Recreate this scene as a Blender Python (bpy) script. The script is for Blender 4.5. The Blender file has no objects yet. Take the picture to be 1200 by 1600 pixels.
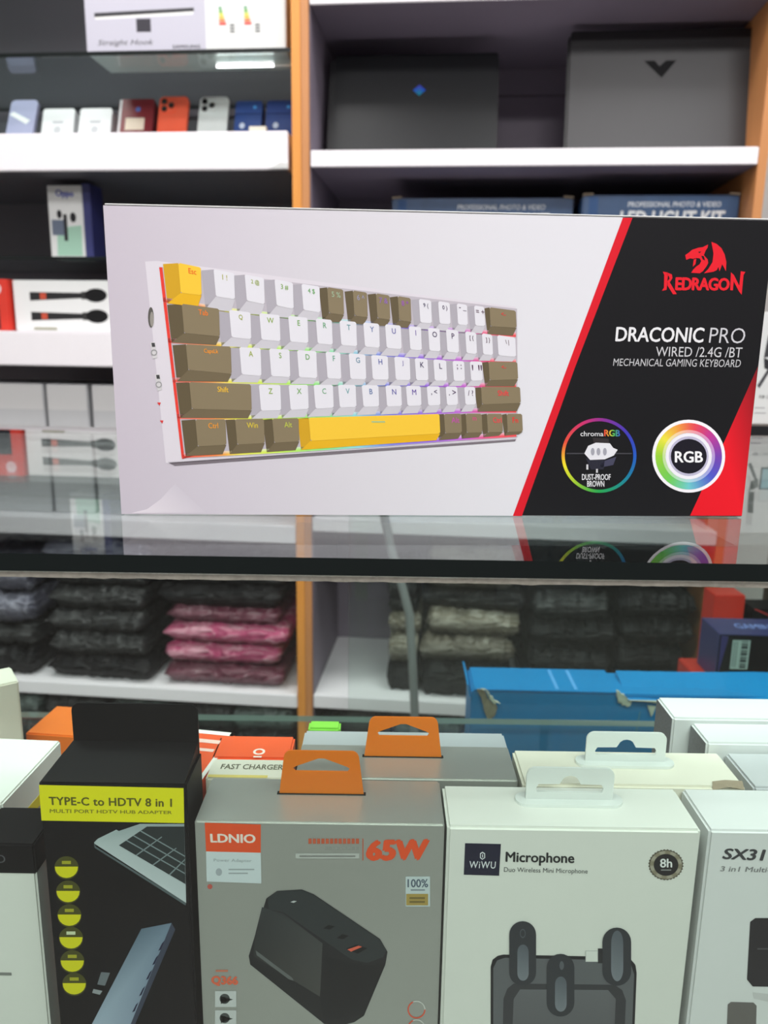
import bpy, bmesh, math, random
from mathutils import Vector, Matrix, noise
random.seed(7)
SC = bpy.context.scene
COL = SC.collection
rad = math.radians

# ------------------------------------------------------------------ camera
CAM_H, PITCH, ROLL = 1.0852, rad(12.2), rad(.84)
cd = bpy.data.cameras.new('camera')
cd.sensor_fit = 'VERTICAL'; cd.sensor_height = 36.0; cd.sensor_width = 27.0; cd.lens = 27.0
cd.clip_start = .01; cd.clip_end = 30
cd.dof.use_dof = True; cd.dof.focus_distance = .385; cd.dof.aperture_fstop = 27.0 / 2.3
cam = bpy.data.objects.new('camera', cd); COL.objects.link(cam)
cr, sr, cp, sp = math.cos(ROLL), math.sin(ROLL), math.cos(PITCH), math.sin(PITCH)
fwd = Vector((0, cp, -sp)); up0 = Vector((0, sp, cp)); rt0 = Vector((1, 0, 0))
rt = rt0 * cr + up0 * sr; up = up0 * cr - rt0 * sr
cam.matrix_world = Matrix(((rt.x, up.x, -fwd.x, 0), (rt.y, up.y, -fwd.y, 0), (rt.z, up.z, -fwd.z, CAM_H), (0, 0, 0, 1)))
SC.camera = cam

# ------------------------------------------------------------------ world, lights, exposure
w = bpy.data.worlds.new('world'); SC.world = w; w.use_nodes = True
w.node_tree.nodes['Background'].inputs[0].default_value = (.8, .85, 1, 1)
w.node_tree.nodes['Background'].inputs[1].default_value = .3
SC.view_settings.view_transform = 'Standard'; SC.view_settings.look = 'None'
SC.view_settings.gamma = 1; SC.view_settings.exposure = 0.32
SC.view_settings.use_curve_mapping = False
try:
    SC.cycles.use_denoising = True
    SC.cycles.max_bounces = 12; SC.cycles.transparent_max_bounces = 32
    SC.cycles.caustics_reflective = False; SC.cycles.caustics_refractive = False
except Exception: pass
def area(name, loc, sx, sy, power, color=(1, .985, .97), rot=(0, 0, 0)):
    l = bpy.data.lights.new(name, 'AREA'); l.shape = 'RECTANGLE'; l.size = sx; l.size_y = sy
    l.energy = power; l.color = color
    o = bpy.data.objects.new(name, l); COL.objects.link(o); o.location = loc; o.rotation_euler = rot
    return o
LIGHTS = [(-.85, -.45, 16), (.85, -.45, 21), (-.85, .95, 15), (.85, .95, 15), (0, -1.9, 54)]
for i, (x, y, p) in enumerate(LIGHTS):
    area('ceiling_lamp_light', (x, y, 2.73), 1.1, .5, p)

# ------------------------------------------------------------------ materials
def lin(v):
    v /= 255.0
    return v / 12.92 if v <= .04045 else ((v + .055) / 1.055) ** 2.4
def RGB(r, g, b, k=1.0): return (lin(r) * k, lin(g) * k, lin(b) * k, 1)
def nt(name):
    m = bpy.data.materials.new(name); m.use_nodes = True
    return m, m.node_tree.nodes, m.node_tree.links, m.node_tree.nodes['Principled BSDF']
def mat(name, c, rough=.5, metal=0, var=.04, bump=0, scale=40, coat=0, coat_rough=.1, spec=.5):
    m, n, l, b = nt(name)
    b.inputs['Roughness'].default_value = rough; b.inputs['Metallic'].default_value = metal
    b.inputs['Specular IOR Level'].default_value = spec
    if coat:
        b.inputs['Coat Weight'].default_value = coat; b.inputs['Coat Roughness'].default_value = coat_rough
    tc = n.new('ShaderNodeTexCoord'); t = n.new('ShaderNodeTexNoise'); t.inputs['Scale'].default_value = scale
    t.inputs['Detail'].default_value = 4
    l.new(tc.outputs['Object'], t.inputs['Vector'])
    r = n.new('ShaderNodeMapRange'); r.inputs['To Min'].default_value = 1 - var; r.inputs['To Max'].default_value = 1 + var
    l.new(t.outputs['Fac'], r.inputs['Value'])
    mx = n.new('ShaderNodeVectorMath'); mx.operation = 'SCALE'; mx.inputs[0].default_value = c[:3]
    l.new(r.outputs['Result'], mx.inputs['Scale']); l.new(mx.outputs['Vector'], b.inputs['Base Color'])
    if bump:
        bp = n.new('ShaderNodeBump'); bp.inputs['Strength'].default_value = bump; bp.inputs['Distance'].default_value = .002
        l.new(t.outputs['Fac'], bp.inputs['Height']); l.new(bp.outputs['Normal'], b.inputs['Normal'])
    return m
def wood(name, c1, c2, rough=.45):
    m, n, l, b = nt(name); b.inputs['Roughness'].default_value = rough
    tc = n.new('ShaderNodeTexCoord'); mp = n.new('ShaderNodeMapping'); mp.inputs['Scale'].default_value = (40, 40, 2)
    t = n.new('ShaderNodeTexNoise'); t.inputs['Scale'].default_value = 3; t.inputs['Detail'].default_value = 6
    r = n.new('ShaderNodeMix'); r.data_type = 'RGBA'; r.inputs[6].default_value = c1; r.inputs[7].default_value = c2
    l.new(tc.outputs['Object'], mp.inputs[0]); l.new(mp.outputs[0], t.inputs['Vector'])
    l.new(t.outputs['Fac'], r.inputs[0]); l.new(r.outputs[2], b.inputs['Base Color'])
    return m
def glass(name, tint, rough=.0, k=1.0):
    """thin sheet glass: clear tinted transmission with a Fresnel reflection on each face"""
    m, n, l, b = nt(name); n.remove(b); out = n['Material Output']
    lw = n.new('ShaderNodeLayerWeight'); lw.inputs[0].default_value = .5
    pw = n.new('ShaderNodeMath'); pw.operation = 'POWER'; pw.inputs[1].default_value = 5
    l.new(lw.outputs['Facing'], pw.inputs[0])
    ma = n.new('ShaderNodeMath'); ma.operation = 'MULTIPLY_ADD'; ma.inputs[1].default_value = .96 * k; ma.inputs[2].default_value = .04 * k
    l.new(pw.outputs[0], ma.inputs[0])
    tr = n.new('ShaderNodeBsdfTransparent'); tr.inputs[0].default_value = tint
    gl = n.new('ShaderNodeBsdfGlossy'); gl.inputs['Roughness'].default_value = rough
    mx = n.new('ShaderNodeMixShader'); l.new(ma.outputs[0], mx.inputs[0]); l.new(tr.outputs[0], mx.inputs[1]); l.new(gl.outputs[0], mx.inputs[2])
    l.new(mx.outputs[0], out.inputs['Surface'])
    return m
def print_mat(name, rough=.42, metal=0, coat=0):
    m, n, l, b = nt(name); b.inputs['Roughness'].default_value = rough; b.inputs['Metallic'].default_value = metal
    b.inputs['Coat Weight'].default_value = coat; b.inputs['Specular IOR Level'].default_value = .22
    a = n.new('ShaderNodeAttribute'); a.attribute_name = 'Ink'; l.new(a.outputs['Color'], b.inputs['Base Color'])
    return m
def emit(name, c, s):
    m, n, l, b = nt(name); b.inputs['Emission Color'].default_value = c; b.inputs['Emission Strength'].default_value = s
    b.inputs['Base Color'].default_value = (.8, .8, .8, 1)
    return m
def translucent(m, c, f):
    n, l = m.node_tree.nodes, m.node_tree.links; t = n.new('ShaderNodeBsdfTranslucent'); t.inputs[0].default_value = c
    x = n.new('ShaderNodeMixShader'); x.inputs[0].default_value = f
    l.new(n['Principled BSDF'].outputs[0], x.inputs[1]); l.new(t.outputs[0], x.inputs[2]); l.new(x.outputs[0], n['Material Output'].inputs['Surface'])
    return m
def film_mat(name, c, c2, shine=.16, coat=1.0):
    """folded cloth seen inside a wrinkled clear bag"""
    m, n, l, b = nt(name); b.inputs['Roughness'].default_value = .6
    b.inputs['Coat Weight'].default_value = coat; b.inputs['Coat Roughness'].default_value = shine; b.inputs['Specular IOR Level'].default_value = .3 * coat
    tc = n.new('ShaderNodeTexCoord'); mp = n.new('ShaderNodeMapping'); mp.inputs['Scale'].default_value = (1, 1, 3.5)
    l.new(tc.outputs['Object'], mp.inputs[0])
    t = n.new('ShaderNodeTexNoise'); t.inputs['Scale'].default_value = 16; t.inputs['Detail'].default_value = 5; t.inputs['Distortion'].default_value = 1.2
    l.new(mp.outputs[0], t.inputs['Vector'])
    rr = n.new('ShaderNodeValToRGB'); rr.color_ramp.elements[0].position = .42; rr.color_ramp.elements[1].position = .72
    rr.color_ramp.elements[0].color = c; rr.color_ramp.elements[1].color = c2
    l.new(t.outputs['Fac'], rr.inputs[0]); l.new(rr.outputs[0], b.inputs['Base Color'])
    bp = n.new('ShaderNodeBump'); bp.inputs['Strength'].default_value = 1; bp.inputs['Distance'].default_value = .02
    l.new(t.outputs['Fac'], bp.inputs['Height']); l.new(bp.outputs['Normal'], b.inputs['Normal']); l.new(bp.outputs['Normal'], b.inputs['Coat Normal'])
    return m

M = dict(
    white_laminate=mat('white_laminate', (.86, .83, .87, 1), .35, bump=.02, var=.02),
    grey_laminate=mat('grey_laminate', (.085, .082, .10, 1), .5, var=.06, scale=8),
    mauve_laminate=mat('mauve_laminate', (.20, .17, .22, 1), .55, var=.06, scale=8),
    orange_wood=wood('orange_wood', (.80, .33, .06, 1), (.68, .26, .045, 1)),
    tan_wood=wood('tan_wood', (.60, .26, .09, 1), (.48, .20, .07, 1)),
    dark_wood=wood('dark_wood', (.10, .065, .045, 1), (.06, .04, .03, 1)),
    glass=glass('clear_glass', (.90, .955, .94, 1)),
    glass_clear=glass('thin_glass', (.93, .975, .955, 1)),
    glass_edge=mat('glass_edge', (.006, .009, .009, 1), .35, spec=.25),
    glass_chip=mat('glass_chipped_rim', (.22, .21, .18, 1), .35, bump=.3, scale=250, var=.4),
    green_edge=mat('glass_green_edge', (.26, .34, .31, 1), .2),
    card_white=mat('white_card', (.74, .75, .75, 1), .42, var=.02, bump=.02),
    card_warm=mat('warm_white_card', (.76, .77, .72, 1), .42, var=.02, bump=.02),
    card_cream=mat('cream_card', (.78, .75, .64, 1), .45, var=.02),
    card_greywhite=mat('grey_white_card', (.55, .56, .58, 1), .45, var=.03),  # even grey-white tone, duller than the white card
    side_grey=mat('speckled_grey_side', (.20, .20, .21, 1), .5, var=.35, scale=900),
    card_black=mat('black_card', (.006, .006, .007, 1), .5, var=.1, spec=.09),
    card_red=mat('red_card', (.62, .035, .02, 1), .4),
    card_redo=mat('orange_red_card', (.80, .10, .025, 1), .4),
    card_orange=mat('orange_card', (.90, .20, .02, 1), .4),
    card_green=mat('green_card', (.22, .60, .06, 1), .4),
    card_yellow=mat('yellow_card', (.75, .62, .02, 1), .4),
    card_blue=mat('blue_card', (.0, .21, .52, 1), .4, var=.08, bump=.05, scale=25, spec=.3),
    card_navy=mat('navy_card', (.035, .04, .16, 1), .4, var=.1),
    card_steel=mat('steel_blue_card', (.045, .10, .22, 1), .4, var=.35, scale=22),
    card_brown=mat('brown_board', (.30, .24, .17, 1), .8, var=.15, bump=.4, scale=150),
    card_torn=mat('torn_white_paper', (.62, .60, .50, 1), .8, var=.15, bump=.4, scale=150),
    silver_foil=mat('silver_foil_card', (.50, .51, .48, 1), .33, .6, var=.05, scale=12),
    silver_pale=mat('pale_silver_card', (.60, .63, .66, 1), .4, .5, var=.03),
    orange_plastic=translucent(mat('orange_plastic', (1, .28, .010, 1), .3), (1, .36, .02, 1), .35),
    white_plastic=translucent(mat('white_plastic', (.90, .93, .91, 1), .28), (.95, .98, .96, 1), .3),
    black_plastic=mat('black_plastic', (.012, .012, .014, 1), .35),
    grey_plastic=mat('grey_plastic', (.22, .24, .24, 1), .5),
    laptop_black=mat('laptop_black_lid', (.010, .011, .013, 1), .30, .2, var=.1),
    laptop_grey=mat('laptop_dark_grey_lid', (.020, .019, .022, 1), .40, .15, var=.05),
    paint=mat('wall_paint', (.55, .54, .53, 1), .8), paint_dark=mat('dark_shop_wall', (.16, .15, .15, 1), .8), ceiling=mat('ceiling_paint', (.8, .8, .8, 1), .9),
    tile=mat('floor_tile', (.16, .15, .14, 1), .35, var=.15, scale=3),
    ink=print_mat('printed_ink'), ink_metal=print_mat('printed_ink_on_foil', .38, .25), ink_gloss=print_mat('glossy_ink', .25, 0, .5),
    tube=emit('led_tube_glow', (1, 1, 1, 1), 5), panel=emit('lamp_panel_glow', (1, .98, .95, 1), 3),
    gloss_black=mat('gloss_black', (.006, .006, .007, 1), .12),
    metal_black=mat('black_metal', (.02, .02, .02, 1), .4, .6),
)

# ------------------------------------------------------------------ object helpers
def link(o, parent=None):
    COL.objects.link(o)
    if parent is not None: o.parent = parent
    return o
def meshobj(name, verts, faces, material, parent=None, loc=None, rotz=0, smooth=False):
    me = bpy.data.meshes.new(name); me.from_pydata([tuple(v) for v in verts], [], faces); me.update()
    bm = bmesh.new(); bm.from_mesh(me); bmesh.ops.recalc_face_normals(bm, faces=bm.faces); bm.to_mesh(me); bm.free()
    for m in (material if isinstance(material, (list, tuple)) else [material]): me.materials.append(m)
    if smooth: me.shade_smooth()
    o = bpy.data.objects.new(name, me); link(o, parent)
    if loc is not None: o.location = loc
    o.rotation_euler.z = rotz
    return o
def bm_obj(name, bm, material, parent=None, loc=(0, 0, 0), rotz=0, smooth=False):
    me = bpy.data.meshes.new(name); bm.to_mesh(me); bm.free()
    for m in (material if isinstance(material, (list, tuple)) else [material]): me.materials.append(m)
    if smooth: me.shade_smooth()
    o = bpy.data.objects.new(name, me); link(o, parent); o.location = loc; o.rotation_euler.z = rotz
    return o
def box_bm(x0, x1, y0, y1, z0, z1, bev=0, bm=None, seg=2):
    own = bmesh.new()
    bmesh.ops.create_cube(own, size=1)
    for v in own.verts:
        v.co = Vector((x0 + (v.co.x + .5) * (x1 - x0), y0 + (v.co.y + .5) * (y1 - y0), z0 + (v.co.z + .5) * (z1 - z0)))
    if bev: bmesh.ops.bevel(own, geom=own.edges[:], offset=bev, segments=seg, affect='EDGES')
    if bm is None: return own
    tmp = bpy.data.meshes.new('t'); own.to_mesh(tmp); own.free(); bm.from_mesh(tmp); bpy.data.meshes.remove(tmp)
    return bm
def box(name, x0, x1, y0, y1, z0, z1, material, parent=None, bev=.0006, loc=(0, 0, 0), rotz=0):
    return bm_obj(name, box_bm(x0, x1, y0, y1, z0, z1, bev), material, parent, loc, rotz)
def tag(o, label, cat, group=None, kind=None):
    o['label'] = label
    if cat: o['category'] = cat
    if group: o['group'] = group
    if kind: o['kind'] = kind
    return o
def empty(name, loc=(0, 0, 0), rotz=0):
    o = bpy.data.objects.new(name, None); o.empty_display_size = .05; COL.objects.link(o)
    o.location = loc; o.rotation_euler.z = rotz
    return o
def prism(name, pts, y0, y1, material, parent=None, loc=(0, 0, 0), rotz=0, rot=None):
    """outline given in x,z pulled along y"""
    n = len(pts)
    v = [(p[0], y0, p[1]) for p in pts] + [(p[0], y1, p[1]) for p in pts]
    f = [tuple(range(n)), tuple(range(2 * n - 1, n - 1, -1))] + [(i, (i + 1) % n, n + (i + 1) % n, n + i) for i in range(n)]
    o = meshobj(name, v, f, material, parent, loc, rotz)
    if rot: o.rotation_euler = rot
    return o
def rrect(x0, x1, z0, z1, r, n=5, corners=(1, 1, 1, 1)):
    out = []
    for k, (cx, cz, a) in enumerate(((x1 - r, z1 - r, 0), (x0 + r, z1 - r, 90), (x0 + r, z0 + r, 180), (x1 - r, z0 + r, 270))):
        if corners[k]:
            out += [(cx + r * math.cos(rad(a + 90 * i / n)), cz + r * math.sin(rad(a + 90 * i / n))) for i in range(n + 1)]
        else:
            out.append(((x1, z1), (x0, z1), (x0, z0), (x1, z0))[k])
    return out
def plate(name, outlines, y, th, material, parent=None, bevel=0):
    """flat plate in the x,z plane with holes (first outline is the rim)"""
    cu = bpy.data.curves.new('t', 'CURVE'); cu.dimensions = '2D'; cu.fill_mode = 'BOTH'; cu.extrude = th / 2; cu.bevel_depth = bevel
    for pts in outlines:
        s = cu.splines.new('POLY'); s.points.add(len(pts) - 1); s.use_cyclic_u = True
        for i, p in enumerate(pts): s.points[i].co = (p[0], p[1], 0, 1)
    ob = bpy.data.objects.new('t', cu); COL.objects.link(ob)
    me = bpy.data.meshes.new_from_object(ob.evaluated_get(bpy.context.evaluated_depsgraph_get()))
    bpy.data.objects.remove(ob); bpy.data.curves.remove(cu)
    me.transform(Matrix.Translation((0, y, 0)) @ Matrix.Rotation(rad(90), 4, 'X'))
    me.materials.clear(); me.materials.append(material); me.name = name
    return link(bpy.data.objects.new(name, me), parent)
def tube(name, pts, r, material, parent=None, seg=8, loc=(0, 0, 0), rotz=0):
    v = []; f = []
    for i, p in enumerate(pts):
        p = Vector(p); d = (Vector(pts[min(i + 1, len(pts) - 1)]) - Vector(pts[max(i - 1, 0)])).normalized()
        a = d.orthogonal().normalized(); b = d.cross(a)
        for k in range(seg): v.append(p + a * r * math.cos(2 * math.pi * k / seg) + b * r * math.sin(2 * math.pi * k / seg))
        if i:
            for k in range(seg): f.append(((i - 1) * seg + k, (i - 1) * seg + (k + 1) % seg, i * seg + (k + 1) % seg, i * seg + k))
    f += [tuple(range(seg)), tuple(range(len(v) - seg, len(v)))]
    return meshobj(name, v, f, material, parent, loc, rotz, smooth=True)

# ------------------------------------------------------------------ flat print on faces
_txt = {}; _asp = {}
def glyphs(s, bold=0, shear=0, spacing=1):
    k = (s, bold, shear, spacing)
    if k in _txt: return _txt[k]
    cu = bpy.data.curves.new('t', 'FONT'); cu.body = s; cu.offset = bold; cu.shear = shear; cu.resolution_u = 3; cu.space_character = spacing
    ob = bpy.data.objects.new('t', cu); COL.objects.link(ob)
    me = bpy.data.meshes.new_from_object(ob.evaluated_get(bpy.context.evaluated_depsgraph_get()))
    vs = [(v.co.x, v.co.y) for v in me.vertices]; fs = [tuple(p.vertices) for p in me.polygons]
    bpy.data.objects.remove(ob); bpy.data.curves.remove(cu); bpy.data.meshes.remove(me)
    x0 = min(v[0] for v in vs); x1 = max(v[0] for v in vs); y0 = min(v[1] for v in vs); y1 = max(v[1] for v in vs)
    vs = [((v[0] - x0) / (x1 - x0), (v[1] - y0) / (y1 - y0)) for v in vs]
    _asp[k] = (x1 - x0) / (y1 - y0)
    _txt[k] = (vs, fs); return _txt[k]
def homog(src, dst):
    """3x3 projective map taking four artwork corners onto the face rectangle"""
    A = []; B = []
    for (x, y), (u, v) in zip(src, dst):
        A.append([x, y, 1, 0, 0, 0, -u * x, -u * y]); B.append(u)
        A.append([0, 0, 0, x, y, 1, -v * x, -v * y]); B.append(v)
    n = 8
    for i in range(n):
        p = max(range(i, n), key=lambda r: abs(A[r][i])); A[i], A[p] = A[p], A[i]; B[i], B[p] = B[p], B[i]
        for r in range(n):
            if r != i:
                k = A[r][i] / A[i][i]
                for c in range(i, n): A[r][c] -= k * A[i][c]
                B[r] -= k * B[i]
    h = [B[i] / A[i][i] for i in range(n)]
    def f(x, y):
        d = h[6] * x + h[7] * y + 1
        return ((h[0] * x + h[1] * y + h[2]) / d, (h[3] * x + h[4] * y + h[5]) / d)
    return f
WK = .80 / lin(232)
class Art:
    """collects flat inked shapes; sheet coordinates -> face coordinates (u right, v up, metres)"""
    def __init__(s, src=None, dst=None, k=WK):
        s.f = homog(src, dst) if src else (lambda x, y: (x, y)); s.k = k; s.clear()
    def clear(s): s.v = []; s.fa = []; s.c = []
    def col(s, c): return tuple(min(.92, lin(x) * s.k) for x in c) + (1,)
    def poly(s, pts, c, L=1):
        i = len(s.v)
        for p in pts:
            u, v = s.f(*p); s.v.append((u, v, L))
        s.fa.append(tuple(range(i, len(s.v))))
        if isinstance(c[0], (tuple, list)): s.c += [s.col(x) for x in c]
        else: s.c += [s.col(c)] * len(pts)
    def rect(s, x0, y0, x1, y1, c, L=1): s.poly([(x0, y0), (x1, y0), (x1, y1), (x0, y1)], c, L)
    def disc(s, cx, cy, rx, ry, c, L=1, n=32, a0=0, a1=360):
        s.poly([(cx + rx * math.cos(rad(a0 + (a1 - a0) * i / n)), cy + ry * math.sin(rad(a0 + (a1 - a0) * i / n))) for i in range(n + (a1 - a0 < 360))], c, L)
    def ring(s, cx, cy, ro, ri, cf, L=1, n=64, sy=1.0):
        for i in range(n):
            a, b = 2 * math.pi * i / n, 2 * math.pi * (i + 1) / n
            ca = cf(i / n) if callable(cf) else cf; cb = cf((i + 1) / n) if callable(cf) else cf
            s.poly([(cx + ro * math.cos(a), cy + sy * ro * math.sin(a)), (cx + ro * math.cos(b), cy + sy * ro * math.sin(b)),
                    (cx + ri * math.cos(b), cy + sy * ri * math.sin(b)), (cx + ri * math.cos(a), cy + sy * ri * math.sin(a))], (ca, cb, cb, ca), L)
    def text(s, t, q, c, L=2, bold=0, shear=0, spacing=1):
        """q: x0,y0,x1,y1 (y down) or four corners TL,TR,BR,BL; c a colour or function of 0..1 along the word"""
        if not isinstance(q[0], (tuple, list)): q = ((q[0], q[1]), (q[2], q[1]), (q[2], q[3]), (q[0], q[3]))
        vs, fs = glyphs(t, min(bold, 0), shear, spacing); asp = _asp[(t, min(bold, 0), shear, spacing)]
        bx = max(bold, 0) / .7 / asp; by = max(bold, 0) / .7 * .7
        copies = [(0, 0)] if bold <= 0 else [(-bx, 0), (bx, 0), (0, by), (0, -by), (-bx * .7, by * .7), (bx * .7, -by * .7)]
        for n_, (ox, oy) in enumerate(copies):   # heavier weights: the same letters struck a hair apart
            i = len(s.v)
            for a, b in vs:
                a2 = (a + ox + bx) / (1 + 2 * bx); b2 = (b + oy + by) / (1 + 2 * by)
                top = (q[0][0] * (1 - a2) + q[1][0] * a2, q[0][1] * (1 - a2) + q[1][1] * a2); bot = (q[3][0] * (1 - a2) + q[2][0] * a2, q[3][1] * (1 - a2) + q[2][1] * a2)
                u, v = s.f(top[0] * b2 + bot[0] * (1 - b2), top[1] * b2 + bot[1] * (1 - b2)); s.v.append((u, v, L + n_ * .04))
                s.c.append(s.col(c(a2) if callable(c) else c))
            s.fa += [tuple(x + i for x in f) for f in fs]
    def out(s, name, parent, frame=None, material=None, base=.00012, step=.00006, flip=False):
        """frame: function (u, v, height) -> xyz; default is a face in the x,z plane looking to -y at y=0"""
        if frame is None: frame = lambda u, v, h: (u, -h, v)
        me = bpy.data.meshes.new(name)
        me.from_pydata([frame(a, b, base + step * L) for a, b, L in s.v], [], s.fa); me.update()
        at = me.color_attributes.new('Ink', 'FLOAT_COLOR', 'POINT')
        for i, c in enumerate(s.c): at.data[i].color = c
        me.materials.append(material or M['ink'])
        o = link(bpy.data.objects.new(name, me), parent); s.clear(); return o
def lerp(a, b, t): return tuple(a[i] + (b[i] - a[i]) * t for i in range(3))
def ramp(stops):
    def f(t):
        t = max(0, min(1, t))
        for (p, c), (p2, c2) in zip(stops, stops[1:]):
            if t <= p2: return lerp(c, c2, (t - p) / (p2 - p) if p2 > p else 0)
        return stops[-1][1]
    return f
def yframe(Y): return lambda u, v, h: (u, Y - h, v)
def zframe(Z): return lambda u, v, h: (u, v, Z + h)

# ================================================================== THE ROOM
def structure(o): o['kind'] = 'structure'; return o
structure(box('floor', -2.6, 2.6, -2.9, 2.35, -.05, 0, M['tile'], bev=0))
structure(box('ceiling', -2.6, 2.6, -2.9, 2.35, 2.8, 2.85, M['ceiling'], bev=0))
structure(box('wall_back', -2.6, 2.6, 2.25, 2.35, 0, 2.8, M['paint'], bev=0))
structure(box('wall_front', -2.6, 2.6, -2.9, -2.8, 0, 2.8, M['paint_dark'], bev=0))
structure(box('wall_left', -2.6, -2.5, -2.8, 2.25, 0, 2.8, M['paint'], bev=0))
structure(box('wall_right', 2.5, 2.6, -2.8, 2.25, 0, 2.8, M['paint'], bev=0))
for x, y, p in LIGHTS:
    t = empty('ceiling_light', (x, y, 2.8)); tag(t, 'white rectangular lamp panel on the shop ceiling', 'ceiling light', 'ceiling lamp panels')
    f = bmesh.new()
    for a in ((-.58, .58, -.28, -.255), (-.58, .58, .255, .28), (-.58, -.555, -.255, .255), (.555, .58, -.255, .255)): box_bm(a[0], a[1], a[2], a[3], -.05, 0, bm=f)
    bm_obj('frame', f, M['white_plastic'], t)
    box('diffuser', -.554, .554, -.254, .254, -.03, -.01, M['panel'], t)

# ================================================================== WALL CABINETS (behind the counter)
CO = Vector((-.1768, 1.62, 0)); CY = rad(-5.2)
def cabw(lx, ly, z):
    return Vector((CO.x + lx * math.cos(CY) - ly * math.sin(CY), CO.y + lx * math.sin(CY) + ly * math.cos(CY), z))
lc = empty('shelf_cabinet', CO, CY)
tag(lc, 'left wall cabinet with orange edge panel, dark back and bright white shelves', 'cabinet', 'wall cabinets')
lc['label'] = 'left wall cabinet with white shelves of phones and an orange edge panel'
D = .38
box('side_panel', -.0139, .0044, 0, D, 0, 2.1, M['orange_wood'], lc)
box('side_panel', -1.35, -1.332, 0, D, 0, 2.1, M['orange_wood'], lc)
box('back_panel', -1.331, -.0145, D - .012, D, 0, 2.1, M['grey_laminate'], lc)
for z0, z1, y1 in ((1.422, 1.4935, .362), (1.033, 1.105, .362), (.66, .70, .362), (.272, .304, .362), (2.06, 2.09, .362), (.0, .05, .362)):
    box('shelf', -1.33, -.0225 if z1 > 1.4 and z1 < 2 else -.015, .0 if z1 < 2 else 0, y1, z0, z1, M['white_laminate'], lc, bev=.002)
# torn end of the upper shelf lip
meshobj('lip_patch', [(-.060, -.002, 1.424), (-.022, -.003, 1.424), (-.0215, -.004, 1.434), (-.035, -.004, 1.436), (-.048, -.003, 1.431),
        (-.060, .0, 1.424), (-.022, .0, 1.424), (-.0215, .0, 1.434), (-.035, .0, 1.436), (-.048, .0, 1.431)],
        [(0, 1, 2, 3, 4), (9, 8, 7, 6, 5)] + [(i, (i + 1) % 5, 5 + (i + 1) % 5, 5 + i) for i in range(5)], M['card_white'], lc)
def sheet(name, x0, x1, y0, y1, z0, z1, parent, g='glass', e='glass_edge', thin=2, edges=None):
    """glass sheet: clear faces, dark polished edges; thin = axis across the sheet"""
    bm = box_bm(x0, x1, y0, y1, z0, z1)
    for f in bm.faces:
        ax = max(range(3), key=lambda i: abs(f.normal[i])); f.material_index = 0 if ax == thin else 1
    return bm_obj(name, bm, [M[g], M[e]], parent)
sheet('glass_shelf', -1.33, -.0145, .0, .35, 1.632, 1.640, lc)
sheet('glass_shelf', -1.33, -.0145, .02, .35, 1.253, 1.259, lc)
sheet('sliding_glass_door', -1.32, -.622, .006, .011, 1.50, 2.05, lc, g='glass_clear', e='green_edge', thin=1)
lt = box('light_tube', 0, 0, 0, 0, 0, 0, M['tube'], lc) if False else tube('light_tube', [(-.178, .06, 1.6292), (-.062, .06, 1.6292)], .0026, M['tube'], lc)
tube('tube_cap', [(-.0618, .06, 1.6292), (-.0155, .06, 1.6292)], .0024, M['white_plastic'], lc)
for zz in (1.21, 1.205):
    pass
rc = empty('shelf_cabinet', CO, CY)
tag(rc, 'right wall cabinet with mauve back panel holding the two laptops', 'cabinet', 'wall cabinets')
box('side_panel', .0050, .0202, 0, D, 0, 2.1, M['tan_wood'], rc)
box('side_panel', .8688, .886, 0, D, 0, 2.1, M['tan_wood'], rc)
box('side_lining', .0204, .0225, .006, D - .014, 0.05, 2.09, M['mauve_laminate'], rc, bev=0)
box('back_panel', .0206, .8684, D - .012, D, 0, 1.655, M['mauve_laminate'], rc)
box('back_panel', .0206, .8684, D - .0135, D, 1.657, 2.1, M['mauve_laminate'], rc)
for z0, z1 in ((1.4265, 1.4575), (1.7125, 1.745), (1.09, 1.12), (.69, .72), (.276, .307), (2.06, 2.09), (0, .05)):
    box('shelf', .0228, .8684, .0, D - .015, z0, z1, M['white_laminate'], rc, bev=.0015)

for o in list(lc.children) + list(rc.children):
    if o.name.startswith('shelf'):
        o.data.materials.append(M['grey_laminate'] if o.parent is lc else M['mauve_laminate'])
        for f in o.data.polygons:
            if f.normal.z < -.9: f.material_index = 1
def cab_thing(name, lx, ly, z, label, cat, group=None, yaw=0):
    t = empty(name, cabw(lx, ly, z), CY + yaw); tag(t, label, cat, group); return t
def tilt(t, ang):  # lean the thing backwards about its base edge
    t.rotation_mode = 'XYZ'; t.rotation_euler.x = -ang

# --- laptops standing on their hinge edge
def laptop(lx, ly, z, w, h, lean, yaw, label, lidm, topshrink):
    t = cab_thing('laptop', lx, ly, z, label, 'laptop', None, yaw)
    t.rotation_euler.x = -lean
    a = Art()
    lid = prism('lid', rrect(-w / 2 + topshrink, w / 2 - topshrink * .2, .008, h, .006), -.004, .004, lidm, t)
    prism('base', rrect(-w / 2, w / 2, .001, h - .004, .008), .005, .019, M['black_plastic'], t)
    for s in (-1, 1):
        box('hinge', s * (w / 2 - .045) - .022, s * (w / 2 - .045) + .022, -.0065, .005, .001, .011, M['black_plastic'], t, bev=.002)
    for k in range(5):
        x = -w / 2 + .075 + k * (w - .15) / 5
        box('vent', x + .003, x + (w - .15) / 5 - .003, -.0005, .0048, .0015, .0068, M['gloss_black'], t, bev=.0005)
    return t
l1 = laptop(.212, .10, 1.4585, .352, .222, rad(14), rad(0), 'black laptop with small blue-green diamond emblem, left on the laptop shelf', M['laptop_black'], .014)
a = Art(); cx, cz, q = .014, .146, .0115
g = ((30, 60, 190), (20, 150, 150), (60, 40, 170), (25, 70, 200))
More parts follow.
